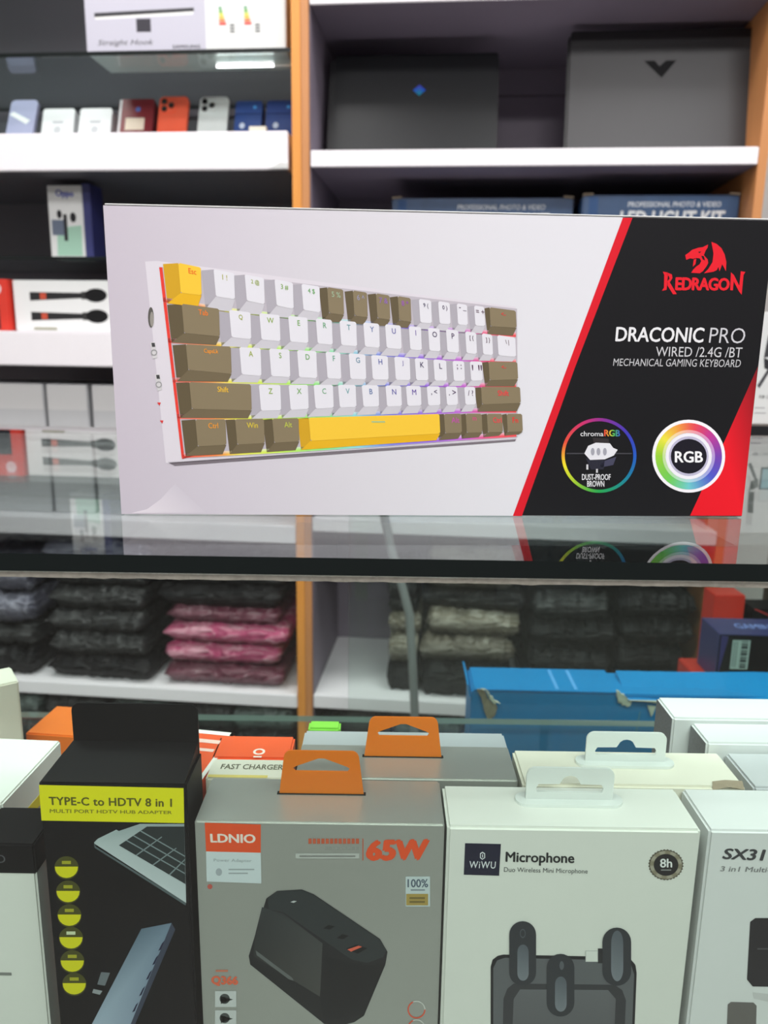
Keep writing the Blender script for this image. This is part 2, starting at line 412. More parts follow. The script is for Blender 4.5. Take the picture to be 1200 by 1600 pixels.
a.poly([(cx, cz + q), (cx + q * 1.15, cz), (cx, cz - q), (cx - q * 1.15, cz)], ((70, 60, 190), (20, 70, 200), (10, 140, 150), (30, 80, 200)))
a.out('lid_emblem', l1, lambda u, v, h: (u, -.004 - h, v), M['ink_gloss'])
l2 = laptop(.702, .08, 1.4585, .362, .242, rad(9), rad(0), 'large dark grey laptop with V-shaped emblem, right on the laptop shelf', M['laptop_grey'], .004)
a = Art(); cx, cz = -.003, .165
a.poly([(cx - .031, cz + .018), (cx - .011, cz + .018), (cx - .001, cz + .007), (cx + .011, cz + .018), (cx + .031, cz + .018), (cx + .004, cz - .015)],
       ((6, 6, 7), (6, 6, 7), (8, 8, 9), (20, 20, 22), (30, 30, 32), (8, 8, 9)))
a.out('lid_emblem', l2, lambda u, v, h: (u, -.004 - h, v), M['card_black'])
a.text('VICTUS', (-.012, .0145, .016, .0115), (150, 150, 155), 2, .01, 0, 1.3)
a.out('lid_lettering', l2, lambda u, v, h: (u, -.004 - h, v), M['ink_gloss'])

# --- boxed lighting kits on the shelf below
def lightkit(x0, x1, ly, label, tx):
    t = cab_thing('lighting_kit_box', (x0 + x1) / 2, ly, 1.121, label, 'box', 'boxed lighting kits')
    w = (x1 - x0) / 2
    box('carton', -w, w, 0, .16, 0, .2655, M['card_steel'], t, bev=.003)
    for sx in (-1, 1):
        meshobj('flap_edge', [(sx * w, -.002, .268), (sx * (w - .02), -.001, .2695), (sx * (w - .02), .01, .2695), (sx * w, .01, .268),
                (sx * w, -.002, .264), (sx * (w - .02), -.001, .2655), (sx * (w - .02), .01, .2655), (sx * w, .01, .264)],
                [(0, 1, 2, 3), (4, 5, 6, 7), (0, 1, 5, 4), (1, 2, 6, 5), (2, 3, 7, 6), (3, 0, 4, 7)], M['card_brown'], t)
    a = Art()
    a.text('PROFESSIONAL PHOTO & VIDEO', (tx, .2525, tx + .18, .2425), (225, 230, 235), 2, .02, .1)
    a.text('LED LIGHT KIT', (tx - .015, .236, tx + .19, .205), (235, 238, 240), 2, .04, .1)
    a.rect(-w + .012, .262, -w + .03, .02, (60, 92, 140), 1)
    a.out('lettering', t, M and (lambda u, v, h: (u, -h, v)))
    return t
lightkit(.176, .548, .10, 'blue lighting kit box, left one of the two behind the keyboard box', -.05)
lightkit(.5625, .866, .07, 'blue lighting kit box, right one, lettering just above the keyboard box', -.063)
t = empty('red_box', (.905, 1.50, 1.05), rad(-5)); tag(t, 'red box with a white letter P at the right edge behind the cabinet side', 'box')
box('carton', -.05, .05, 0, .05, 0, .38, M['card_red'], t, bev=.002)
box('pedestal', -.05, .05, 0, .05, -1.05, -.0005, M['tan_wood'], t, bev=.002)
a = Art(); a.text('P', (-.046, .335, -.025, .305), (235, 235, 235), 1, .04); a.out('lettering', t)

# --- things on the left cabinet
t = cab_thing('soundbar_box', -.228, .02, 1.6408, 'long white soundbar box with handwriting on the top glass shelf', 'box')
box('carton', -.2, .2, 0, .105, 0, .125, M['card_white'], t, bev=.002)
a = Art([(137, 0), (447, 0), (447, 80), (137, 83)], [(-.2, .088), (.2, .088), (.2, 0), (-.2, 0)])
a.rect(137, -30, 327, 82, (196, 194, 208), 0)
a.poly([(152, 13), (310, 8), (310, 14), (152, 20)], (60, 60, 64)); a.poly([(152, 20), (310, 14), (308, 19), (154, 24)], (238, 238, 238))
a.rect(219, 24, 242, 46, (62, 60, 68))
a.text('Straight Hook', (155, 58, 245, 70), (60, 60, 62), 2, 0, .3)
a.text('SAMSUNG', (275, 68, 318, 74), (50, 50, 55), 2, .03, 0, 1.1)
for x0 in (348, 386):
    for i, c in enumerate([(40, 150, 80), (110, 180, 60), (210, 215, 50), (245, 190, 40), (240, 120, 50), (235, 60, 50)]):
        a.rect(x0, 8 + i * 5, x0 + 4 + i * 1.3, 12 + i * 5, c)
    for i in range(3): a.rect(x0 + 16, 36 + i * 5, x0 + 23, 39 + i * 5, (90, 90, 90))
a.out('printed_face', t)

def phone(name, lx, ly, w, h, lean, c, label, lens=True, apple=True, cat='phone', glint=None):
    t = cab_thing(name, lx, ly, 1.4945, label, cat)
    t.rotation_euler.x = -lean
    m = mat(name + '_shell', c, .3)
    prism('body', rrect(-w / 2, w / 2, .0, h, w * .16), 0, .009, m, t)
    if lens:
        prism('camera_bump', rrect(-w / 2 + .004, -w / 2 + .036, h - .038, h - .005, .008), -.0018, 0, m, t)
        for dx, dz in ((.012, .013), (.028, .022), (.013, .03)):
            prism('camera_lens', [(-w / 2 + dx + .0065 * math.cos(k * .785), h - dz + .0065 * math.sin(k * .785)) for k in range(8)], -.0034, -.0019, M['gloss_black'], t)
    a = Art()
    if glint: glint(a, w, h)
    if a.v: a.out('printed_face', t, lambda u, v, hh: (u, -hh, v))  # on phones this face holds only the painted reflection streak
    return t
phone('smartphone', -.648, .12, .062, .122, rad(25), (.42, .42, .62, 1), 'lavender smartphone, leftmost on the upper white shelf', lens=False,
      glint=lambda a, w, h: a.poly([(-.03, .085), (-.022, .092), (.02, .07), (.012, .06)], (250, 250, 250)))  # bright reflection in the glass door, painted on as a white streak
def pbox(lx, w, h, c, label, fn=None, ly=.12, cat='phone box', side=None):
    t = cab_thing('phone_box', lx, ly, 1.4945, label, cat); t.rotation_euler.x = -rad(20)
    prism('carton', rrect(-w / 2, w / 2, 0, h, .006, 3), 0, .028, mat('phone_box_card', c, .4), t)
    a = Art()
    if fn: fn(a, w, h)
    if a.v: a.out('printed_face', t)
    return t
def faint(a, w, h): a.rect(-.012, h * .62, .012, h * .68, (190, 190, 196)); a.disc(0, h * .45, .008, .009, (200, 200, 205), 1, 14)
pbox(-.560, .072, .092, (.80, .80, .82, 1), 'white phone box beside the lavender phone', faint)
pbox(-.476, .072, .092, (.80, .80, .82, 1), 'white phone box between another white one and the dark red box', faint)
def redface(a, w, h):
    a.rect(-.022, .068, .02, .04, (235, 220, 200), 1); a.disc(.004, .088, .006, .006, (90, 120, 190), 1, 12); a.rect(-w / 2 + .001, h - .001, -w / 2 + .006, .001, (225, 225, 228), 1)
pbox(-.386, .078, .112, (.20, .012, .02, 1), 'dark red phone box with a cream label', redface)
phone('smartphone', -.302, .115, .064, .115, rad(20), (.90, .13, .06, 1), 'coral red smartphone standing on the upper white shelf')
phone('smartphone', -.216, .12, .064, .118, rad(22), (.74, .80, .79, 1), 'white smartphone with twin cameras on the upper white shelf')
def blueface(a, w, h):
    a.disc(-.012, h * .45, .006, .007, (200, 215, 235), 1, 14); a.disc(.013, h * .86, .004, .004, (80, 160, 230), 1, 10); a.rect(-w / 2, h * .72, w / 2, h * .70, (24, 40, 90), 1)
pbox(-.138, .058, .104, (.018, .06, .25, 1), 'blue phone box beside the white phone', blueface)
pbox(-.0655, .068, .104, (.016, .05, .23, 1), 'blue phone box next to the orange cabinet edge', blueface)
t = cab_thing('price_tag', -.105, .09, 1.4945, 'cream price tag lying before the blue phone boxes', 'price tag'); box('card', -.018, .018, 0, .012, 0, .031, M['card_cream'], t)

t = cab_thing('small_gadget_box', -.515, .075, 1.2595, 'small white and navy gadget box on the dark glass shelf', 'box')
box('carton', -.047, .030, 0, .06, 0, .150, M['card_white'], t, bev=.001)
box('side_sleeve', .0302, .048, 0.0005, .06, 0, .154, M['card_navy'], t, bev=.001)
a = Art([(80, 293), (135, 291), (137, 395), (80, 395)], [(-.047, .147), (.03, .147), (.03, .0), (-.047, .0)])
a.text('Oppo', (93, 296, 122, 308), (60, 70, 170), 1, .03); a.rect(84, 338, 104, 360, (110, 120, 140)); a.disc(97, 330, 4, 6, (40, 40, 44)); a.disc(119, 334, 5, 7, (40, 40, 44)); a.rect(103, 330, 109, 368, (50, 50, 54))
a.poly([(92, 350), (132, 345), (132, 390), (90, 390)], (165, 205, 185), 0)
a.out('printed_face', t)

# wireless microphone set boxes
t = cab_thing('microphone_set_box', -.50, .04, 1.1055, 'white box picturing two black handheld microphones', 'box')
box('carton', -.137, .1, 0, .12, 0, .107, M['card_white'], t, bev=.002)
a = Art([(15, 435), (170, 440), (170, 516), (15, 516)], [(-.137, .106), (.081, .106), (.081, .002), (-.137, .002)])
for y in (461, 493):
    a.poly([(43, y - 7), (128, y - 4), (128, y + 4), (43, y + 7)], (42, 42, 44), 1); a.rect(60, y - 5, 70, y + 5, (190, 80, 60), 2)
    a.disc(148, y, 17, 10.5, (22, 22, 24), 2, 20); a.rect(126, y - 6, 136, y + 6, (60, 60, 60), 1)
    a.out('pictured_microphone', t)
a.rect(46, 511, 84, 515, (150, 150, 130), 1)
a.out('printed_line', t)
t = cab_thing('red_gadget_box', -.70, .03, 1.1055, 'red and black box left of the microphone box', 'box')
box('carton', -.055, .058, 0, .12, 0, .108, M['card_red'], t, bev=.002)
a = Art(); a.rect(-.055, .06, .035, .004, (35, 38, 46)); a.disc(.03, .088, .013, .013, (225, 200, 205), 1, 16); a.out('printed_face', t)
for i, (x0, x1, lab) in enumerate(((-.76, -.592, 'left'), (-.585, -.490, 'middle'), (-.480, -.39, 'right'))):
    t = cab_thing('tall_white_carton', (x0 + x1) / 2, .05, .7005, f'tall pale blank carton, {lab} of three left of the keyboard box', 'box', 'pale cartons')
    w = (x1 - x0) / 2
    box('carton', -w, w, 0, .15, 0, .292, M['card_greywhite'], t, bev=.002)
    a = Art(); a.rect(-w + .012, .2, w - .012, .17, (190, 190, 192)); a.rect(-w + .002, .29, w - .002, .235, (215, 215, 216)); a.out('printed_face', t)
# ------------------------------------------------------------------ wrapped packages
FM = dict(dark=film_mat('dark_cloth_in_film', (.012, .013, .014, 1), (.06, .065, .065, 1), .09, .75),
          black=film_mat('black_cloth_in_film', (.005, .005, .006, 1), (.014, .016, .018, 1), .12, .35),
          pink=film_mat('pink_cloth_in_film', (.42, .045, .14, 1), (.75, .45, .52, 1)),
          wine=film_mat('wine_cloth_in_film', (.11, .012, .035, 1), (.22, .10, .13, 1)),
          beige=film_mat('beige_cloth_in_film', (.19, .165, .12, 1), (.42, .40, .34, 1)),
          tan=film_mat('tan_cloth_in_film', (.12, .10, .075, 1), (.26, .24, .20, 1)),
          lav=film_mat('grey_lavender_cloth_in_film', (.10, .10, .14, 1), (.30, .31, .38, 1)),
          green=film_mat('grey_green_cloth_in_film', (.05, .07, .065, 1), (.22, .28, .26, 1)))
def package(lx, ly, z, w, d, h, m, label, group, yaw=0, seed=0):
    bm = bmesh.new(); nx, ny = 34, 14
    grid = {}
    for s in (1, -1):
        for i in range(nx + 1):
            for j in range(ny + 1):
                a = -1 + 2 * i / nx; b = -1 + 2 * j / ny
                e = max(0.0, (1 - abs(a) ** 9) * (1 - abs(b) ** 10)) ** .5
                n1 = noise.noise(Vector((a * 2.2 + seed * 7.3, b * 1.6, s * .5 + seed))); n2 = noise.noise(Vector((a * 8 + seed, b * 5, s * .8 + seed * 2.1)))
                n3 = abs(noise.noise(Vector((a * 5 + b * 3, seed * 3.7, b * 2))))
                x = a * w / 2 * (1 + .05 * n1 + .03 * n2); y = d / 2 + b * d / 2 * (1 + .05 * n2 + .03 * n1)
                zz = h / 2 + s * h / 2 * e * (1.0 + .10 * n1) + h * (.22 * n2 - .25 * n3 + .10 * n1) * e
                zz = min(max(zz, 0), h * 1.0)
                edge = i in (0, nx) or j in (0, ny)
                if s < 0 and edge: grid[s, i, j] = grid[1, i, j]; continue
                grid[s, i, j] = bm.verts.new((x, y, zz))
    for s in (1, -1):
        for i in range(nx):
            for j in range(ny):
                q = [grid[s, i, j], grid[s, i + 1, j], grid[s, i + 1, j + 1], grid[s, i, j + 1]]
                try: bm.faces.new(q if s > 0 else q[::-1])
                except ValueError: pass
    o = bm_obj('wrapped_garment', bm, FM[m], None, cabw(lx, ly, z), CY + yaw, smooth=True)
    tag(o, label, 'wrapped garment', group)
    return o
ORD = ('bottom', 'second', 'third', 'fourth', 'fifth', 'sixth', 'seventh')
def stack(lx, z, spec, what, w, d=.30, ly=.012):
    n = len(spec)
    for k, (m, h) in enumerate(spec):
        pos = 'lowest' if k == 0 else ('topmost' if k == n - 1 else ORD[k] + ' up')
        cname = {'dark': 'dark grey', 'black': 'black', 'pink': 'pink', 'wine': 'wine red', 'beige': 'beige', 'tan': 'tan brown', 'lav': 'grey lavender', 'green': 'grey green'}[m]
        package(lx + random.uniform(-.008, .008), ly + random.uniform(0, .014), z, w * random.uniform(.90, 1.03), d, h, m,
                f'{cname} film-wrapped garment, {pos} in {what}', 'film-wrapped garments', random.uniform(-.03, .03), seed=len(bpy.data.objects))
        z += h * .995
stack(-.492, .3045, [('black', .055), ('dark', .06), ('dark', .055), ('dark', .06), ('dark', .055), ('lav', .055)], 'the dark stack left of the pink one', .255)
stack(-.742, .3045, [('black', .07), ('dark', .06), ('lav', .08), ('lav', .08)], 'the stack at the left picture edge', .205)
stack(-.190, .3045, [('wine', .052), ('pink', .052), ('pink', .048), ('wine', .04), ('black', .055), ('dark', .05)], 'the pink stack beside the orange panel', .285)
stack(.222, .3075, [('black', .07), ('beige', .07), ('beige', .05), ('black', .04), ('dark', .06)], 'the narrow stack behind the grey cable', .075, .22, .03)
stack(.375, .3075, [('black', .085), ('tan', .06), ('beige', .065), ('black', .05), ('tan', .05), ('tan', .05)], 'the beige stack right of the grey cable', .225)
stack(.590, .3075, [('black', .065), ('black', .07), ('black', .06), ('dark', .07), ('black', .055)], 'the black stack above the torn blue box', .185)
stack(.770, .3075, [('black', .08), ('black', .07), ('black', .06), ('black', .06)], 'the black stack left of the gaming box', .165)
for k, (x, m) in enumerate(((-.72, 'green'), (-.56, 'dark'), (-.40, 'green'), (-.25, 'dark'), (-.10, 'green'), (.11, 'dark'), (.28, 'green'), (.45, 'black'), (.62, 'dark'), (.78, 'green'))):
    for j in range(3):
        mm = m if j != 1 else 'dark'
        cname = {'dark': 'dark grey', 'black': 'black', 'green': 'grey green'}[mm]
        pile = ('leftmost pile', 'second pile from the left', 'third pile from the left', 'second pile left of the orange panel', 'pile left of the orange panel',
                'pile right of the orange panel', 'second pile right of the orange panel', 'third pile right of the orange panel', 'pile behind the torn blue box', 'rightmost pile')[k]
        package(x, .015, .0505 + j * .071, .148 if x < 0 else .155, .26, .071, mm,
                f'{cname} bundle, {("lowest", "middle", "top")[j]} of {pile} on the bottom shelf', 'wrapped garments on the bottom shelf', random.uniform(-.02, .02), seed=100 + k * 3 + j)
tube('hanging_strap', [(-.022, 1.42, .90), (-.010, 1.41, .82), (.0155, 1.40, .7087), (.036, 1.40, .64), (.052, 1.40, .582), (.060, 1.40, .48), (.0664, 1.40, .3826), (.068, 1.40, .25), (.07, 1.40, .0)], .0085, M['grey_plastic'])
tag(bpy.data.objects['hanging_strap'], 'light grey cable drooping behind the display case', 'cable')

# ================================================================== DISPLAY COUNTER
dc = empty('display_counter', (0, 0, 0)); tag(dc, 'glass display counter carrying the keyboard box', 'display counter')
sheet('glass_top', -.95, .95, .3035, .783, .9925, 1.0, dc)
pane = sheet('front_pane', -.94, .94, .3045, .3095, .45, .9900, dc, g='glass_clear', e='glass_chip', thin=1)
bm = bmesh.new(); v = []
N = 260
for i in range(N + 1):
    x = -.5 + i / N
    z = .9920 - .0003 * abs(noise.noise(Vector((x * 60, 3, 0)))) ; zb = .9899 - .0005 * abs(noise.noise(Vector((x * 90, 0, 5)))) - .0006 * abs(noise.noise(Vector((x * 300, 0, 9))))
    v.append([bm.verts.new((x, .3042, zb)), bm.verts.new((x, .3042, z)), bm.verts.new((x, .3094, z)), bm.verts.new((x, .3094, zb))])
for i in range(N):
    for k in range(4): bm.faces.new((v[i][k], v[i][(k + 1) % 4], v[i + 1][(k + 1) % 4], v[i + 1][k]))
bm_obj('chipped_rim', bm, M['glass_chip'], dc)
sheet('glass_shelf', -.93, .93, .3105, .752, .693, .6995, dc, g='glass', e='green_edge')
sheet('sliding_glass_door', -.036, .45, .776, .781, .46, .9915, dc, g='glass_clear', e='green_edge', thin=1)
for x in (-.95, .93):
    box('end_panel', x, x + .02, .3045, .78, .45, .9922, M['white_laminate'], dc)
box('base_cabinet', -.95, .95, .31, .78, .0, .4495, M['white_laminate'], dc, bev=.002)
box('deck', -.929, .929, .311, .775, .4498, .462, M['dark_wood'], dc)
for x in (-.60, .60):
    box('shelf_bracket', x, x + .012, .3110, .75, .462, .6928, M['metal_black'], dc)

# ================================================================== KEYBOARD BOX
kx, ky, kyaw, KW, KH, KD = .0274, .3858, rad(2.76), .32, .1469, .052
kb = empty('keyboard_box', (kx, ky, 1.0003), kyaw)
tag(kb, 'white, black and red gaming keyboard box standing on the glass counter', 'box')
bm = box_bm(-KW / 2, KW / 2, 0, KD, 0, KH, .0009)
bm_obj('carton', bm, mat('box_white_print', (.74, .72, .77, 1), .36, var=.01, bump=.012, scale=300), kb)
box('top_flap', -KW / 2 + .0006, KW / 2 - .0006, -.0004, KD - .001, KH + .0001, KH + .0008, M['card_white'], kb, bev=.0003)
A = Art([(163, 322), (1212, 345), (1157, 808), (188, 805)], [(-KW / 2, KH), (KW / 2, KH), (KW / 2, 0), (-KW / 2, 0)])
# black field, stripe, red corner
A.poly([(984, 341), (1211, 346), (1157, 807), (808, 806)], (25, 25, 28), 0)
A.poly([(974, 341), (989, 341), (898, 575), (814, 807), (800, 807), (886, 575)], (214, 30, 45), 1)
A.poly([(1184, 572), (1158, 806), (1077, 806), (1131, 690)], ((120, 28, 36), (232, 28, 42), (228, 26, 40), (232, 30, 45)), 1)
A.out('colour_field', kb)
# printed studio backdrop: lavender grey at the left passing to white, with a pale curl at the lower left
bgx = [(163, 188, (196, 188, 200)), (330, 345, (203, 197, 208)), (520, 520, (210, 207, 215)), (760, 700, (217, 216, 223)), (974, 800, (220, 220, 227))]
for (a0, b0, c0), (a1, b1, c1) in zip(bgx, bgx[1:]):
    A.poly([(a0, 322.3 + (a0 - 163) * .0219), (a1, 322.3 + (a1 - 163) * .0219), (b1, 804.6 + (b1 - 188) * .003), (b0, 804.6 + (b0 - 188) * .003)], (c0, c1, c1, c0), 0)
A.poly([(203, 803), (228, 797), (250, 781), (272, 757), (320, 803)], ((224, 217, 226), (222, 215, 224), (214, 207, 217), (202, 196, 207), (204, 198, 209)), 1)
A.out('backdrop_print', kb)
# keyboard case
A.poly([(228, 410), (247, 409), (806, 480), (808, 500), (806, 690), (270, 727), (258, 724)], (216, 211, 220), 1)
A.poly([(262, 724), (806, 686), (804, 690), (272, 729)], (120, 112, 120), 2)
A.poly([(262, 722), (806, 683), (806, 687), (262, 726)], (205, 200, 210), 2)
A.disc(236.5, 497, 4.5, 16, (90, 88, 84), 3, 16); A.disc(238, 500, 3, 12, (150, 146, 140), 4, 12)
for cx, cy in ((239, 549), (246, 599)):
    A.poly([(cx - 4, cy - 13), (cx + 4, cy - 13), (cx + 7, cy + 11), (cx, cy + 13)], (205, 203, 206), 3)
    A.poly([(cx - 2, cy - 12), (cx + 3, cy - 12), (cx + 4, cy - 6), (cx - 1, cy - 6)], (70, 70, 72), 4); A.ring(cx + 2, cy + 3, 5, 3.4, (150, 150, 152), 4, 12)
A.poly([(245, 630), (251, 630), (249, 635)], (215, 60, 60), 3); A.poly([(249, 658), (255, 658), (253, 663)], (215, 60, 60), 3)
rain = ramp([(0, (232, 60, 50)), (.10, (240, 120, 40)), (.17, (235, 230, 60)), (.30, (190, 235, 70)), (.42, (130, 225, 110)), (.52, (130, 215, 215)), (.62, (110, 120, 220)), (.74, (140, 90, 215)), (.85, (190, 80, 200)), (.93, (235, 60, 90)), (1, (232, 50, 50))])
L0, L1 = (250, 808), None
XS = [250 + 558 * i / 28 for i in range(29)]
def ytop(x): return 418 + (x - 250) * (483 - 418) / 558
def ybot(x): return 716 + (x - 270) * (683 - 716) / 536
def xleft(y): return 250 + (y - 418) * 33 / 297
for i in range(28):
    x0, x1 = XS[i], XS[i + 1]; c0, c1 = rain(i / 28), rain((i + 1) / 28)
    a0 = x0 + (33 if i == 0 else 33 * (1 - i / 28)); a1 = x1 + 33 * (1 - (i + 1) / 28)
    A.poly([(x0, ytop(x0)), (x1, ytop(x1)), (a1, ybot(a1)), (a0, ybot(a0))], (188, 182, 192), 3)
A.poly([(250, 419), (255, 419), (287, 714), (283, 716)], (226, 66, 56), 4)
A.poly([(283, 716), (300, 711), (300, 714), (284, 718)], (226, 66, 56), 4)
for (sx_, xs_, Bt_) in ((256, [300, 350, 480, 655, 806], [478, 486, 500, 514, 525]), (263, [300, 380, 510, 704, 806], [537, 543, 550, 562, 567]), (270, [300, 390, 520, 715, 808], [596.5, 598, 602, 603.5, 604]),
                   (277, [300, 420, 540, 735, 812], [653.5, 655, 650, 643.5, 643]), (285, [300, 440, 580, 706, 815], [713.5, 706, 697, 687, 680])):
    for i in range(40):
        x0 = sx_ + (806 - sx_) * i / 40; x1 = sx_ + (806 - sx_) * (i + 1) / 40
        def yy(x):
            for k in range(4):
                if x <= xs_[k + 1] or k == 3: return Bt_[k] + (x - xs_[k]) * (Bt_[k + 1] - Bt_[k]) / (xs_[k + 1] - xs_[k])
        c0, c1 = rain(i / 40), rain((i + 1) / 40); p0, p1 = lerp(c0, (225, 222, 230), .75), lerp(c1, (225, 222, 230), .75)
        A.poly([(x0, yy(x0) - 5), (x1, yy(x1) - 5), (x1, yy(x1) + .6), (x0, yy(x0) + .6)], (p0, p1, c1, c0), 4)
        A.poly([(x0, yy(x0) + .6), (x1, yy(x1) + .6), (x1, yy(x1) + 2.6), (x0, yy(x0) + 2.6)], (c0, c1, lerp(c1, (225, 222, 230), .5), lerp(c0, (225, 222, 230), .5)), 4)
A.out('keyboard_picture', kb)
# keys: each row as (left x, right x of the top, t, facebottom, bottom) knots
ROWS = [([300, 350, 480, 655, 790], [416, 425, 446, 468, 484], [461, 466, 487, 505, 512], [478, 486, 500, 514, 524]),
        ([300, 380, 510, 704, 790], [478, 488, 500, 515.6, 526], [523, 530, 539, 551, 557], [537, 543, 550, 562, 565]),
        ([300, 390, 520, 715, 790], [539.5, 544, 551, 565, 566], [580, 587.5, 592.7, 596, 594], [596.5, 598, 602, 603.5, 604]),
        ([300, 420, 540, 735, 790], [598, 602.5, 602, 605, 605], [640, 643, 637, 633, 631], [653.5, 655, 650, 643.5, 643]),
        ([300, 440, 580, 706, 800], [656.5, 655, 650, 647, 647], [698.5, 692, 684, 677, 675], [713.5, 706, 697, 687, 680])]
def itp(xs, ys, x):
    if x <= xs[0]: return ys[0] + (x - xs[0]) * (ys[1] - ys[0]) / (xs[1] - xs[0])
    for i in range(len(xs) - 1):
        if x <= xs[i + 1]: return ys[i] + (x - xs[i]) * (ys[i + 1] - ys[i]) / (xs[i + 1] - xs[i])
    return ys[-1] + (x - xs[-1]) * (ys[-1] - ys[-2]) / (xs[-1] - xs[-2])
WHT = ((222, 221, 229), (172, 168, 178), (199, 197, 205)); BRN = ((134, 121, 96), (98, 87, 66), (112, 100, 78)); YEL = ((240, 196, 62), (206, 160, 40), (226, 176, 38))
KEYS = [
    [(256, 280, 315, YEL, 'Esc')] + [(None, f, b, WHT, s) for f, b, s in ((335, 367, '1 !'), (383.5, 413.5, '2 @'), (430, 458.5, '3 #'), (472, 500, '4 $'))]
    + [(499, 512, 537, BRN, '5 %'), (539, 552, 574, BRN, '6 ^'), (575, 588, 609, BRN, '7 &'), (609.5, 622, 642, BRN, '8 *')]
    + [(None, f, b, WHT, s) for f, b, s in ((655, 674, '9 ('), (685, 703, '0 )'), (714, 730, '- _'), (741, 757, '= +'))] + [(757, 765, 806, BRN, '<-')],
    [(262, 285, 343, BRN, 'Tab')] + [(None, f, b, WHT, s) for f, b, s in ((359, 392, 'Q'), (406, 437.5, 'W'), (451, 481, 'E'), (494, 519, 'R'), (531, 557, 'T'), (568, 592.5, 'Y'), (602, 626.5, 'U'), (639, 658, 'I'), (669, 687, 'O'), (697, 716, 'P'), (727, 744, '[ {'), (753, 769, '] }'), (777, 805, '\\ |'))],
    [(270, 291, 361, BRN, 'CapsLk')] + [(None, f, b, WHT, s) for f, b, s in ((374.5, 407.5, 'A'), (421, 452.5, 'S'), (464.5, 494.5, 'D'), (509, 532, 'F'), (545, 571, 'G'), (580, 606, 'H'), (616, 640, 'J'), (648, 668, 'K'), (677, 697, 'L'), (707, 725, '; :'), (734, 753, "' \""))] + [(753, 763, 808, BRN, '<-')],
    [(275, 296, 392, BRN, 'Shift')] + [(None, f, b, WHT, s) for f, b, s in ((404.5, 438, 'Z'), (451, 481, 'X'), (490, 520, 'C'), (528, 555.5, 'V'), (565, 591, 'B'), (602, 626.5, 'N'), (634, 657, 'M'), (666.5, 686.6, ', <'), (696, 714, '. >'), (725, 742, '/ ?'))] + [(741, 751, 812, BRN, 'Shift')],
    [(283, 305, 352, BRN, 'Ctrl'), (352, 367, 412, BRN, 'Win'), (410, 425, 466, BRN, 'Alt'), (464, 482, 686, YEL, '____'), (680, 693, 720, BRN, 'Alt'), (716, 727, 752, BRN, 'm'), (750, 760, 784, BRN, 'Ctrl'), (783, 791, 815, BRN, 'Fn')]]
keyrow = {}
for r, row in enumerate(KEYS):
    xs, T_, Fb, Bt = ROWS[r]
    for (a, f, b, c, s) in row:
        w_ = b - f; tl, tr = itp(xs, T_, f), itp(xs, T_, b); fl, fr = itp(xs, Fb, f), itp(xs, Fb, b); bl, br = itp(xs, Bt, f), itp(xs, Bt, b)
        k = 1 - (f - 256) / 900
        sx = (f - a) if a is not None else 20 * k + 1
        inl = 3.5 * k
        A.poly([(f, tl), (f + inl, fl), (f - sx + inl + 3, bl + .5), (f - sx, tl + 1.5)], (c[1], c[1], c[1], c[1]), 4)
        A.poly([(f + inl, fl), (b + 1, fr), (b - (5 if w_ > 16 else 4), br), (f - sx + inl + 3, bl + .5)], c[2], 5)
        rr = 2.2
        A.poly([(f + rr, tl), (b - rr, tr), (b, tr + rr), (b + 1, fr - rr), (b - rr + 1, fr), (f + inl + rr, fl), (f + inl, fl - rr), (f, tl + rr)], c[0], 6)
        t_ = (f + b) / 2
        lc_ = rain((t_ - 250) / 558); dark = lerp(lc_, (60, 60, 70), .35 if 250 < t_ < 655 or c is not WHT else .8)
        if c is not WHT: dark = lerp(lc_, (235, 70, 50), .25)
        hgt = {'<-': 5, '- _': 5, '= +': 6, 'm': 5}.get(s, 8.5)
        glyphs(s); wd = min(_asp[(s, 0, 0, 1)] * hgt * .82, w_ * (.82 if ' ' in s else .55))
        if s == '____': A.rect(580, itp(xs, T_, 590) + 9, 601, itp(xs, T_, 590) + 11, (150, 190, 150), 7); continue
        mx_ = (f + b) / 2 + (4 if len(s) > 2 and ' ' not in s else 1); y0 = (tl + tr) / 2 + 5.5
        sl = (tr - tl) / max(w_, 1) * wd / 2
        A.text(s, ((mx_ - wd / 2, y0 - sl), (mx_ + wd / 2, y0 + sl), (mx_ + wd / 2 + .6, y0 + sl + hgt), (mx_ - wd / 2 + .6, y0 - sl + hgt)), dark, 7, .012)
A.out('pictured_keys', kb, base=.00012)
# dragon logo and brand word
RD = (224, 34, 48)
s6 = lambda P: [(1000 + x / 6, 360 + y / 6) for x, y in P]
A.poly(s6([(425, 235), (455, 215), (490, 185), (550, 165), (590, 160), (640, 135), (635, 165), (615, 195), (600, 235), (635, 275), (640, 310), (620, 345), (590, 385), (560, 405), (480, 400), (500, 370), (530, 340), (560, 320), (575, 290), (560, 265), (530, 262), (500, 270), (470, 265), (435, 280)]), RD, 2)
A.poly(s6([(670, 110), (720, 130), (765, 170), (795, 230), (810, 300), (805, 385), (785, 345), (770, 320), (760, 350), (745, 385), (735, 345), (720, 375), (690, 390), (600, 405), (640, 365), (680, 300), (690, 220)]), RD, 2)
A.poly(s6([(505, 275), (530, 270), (520, 320), (495, 345)]), RD, 2)
A.poly(s6([(545, 205), (575, 200), (560, 216)]), (30, 30, 32), 3)
A.poly(s6([(575, 240), (600, 245), (610, 285), (590, 275)]), (30, 30, 32), 3)
for P in ([(215, 390), (262, 398), (262, 430), (250, 560), (205, 570), (225, 540), (228, 420)],
          [(255, 398), (300, 415), (305, 450), (280, 490), (345, 600), (310, 602), (258, 520), (258, 480), (278, 455), (270, 430), (255, 425)],
          [(845, 562), (852, 395), (880, 420), (930, 520), (945, 385), (988, 392), (970, 420), (952, 606), (925, 570), (878, 480), (870, 565)]):
    A.poly(s6(P), RD, 2)
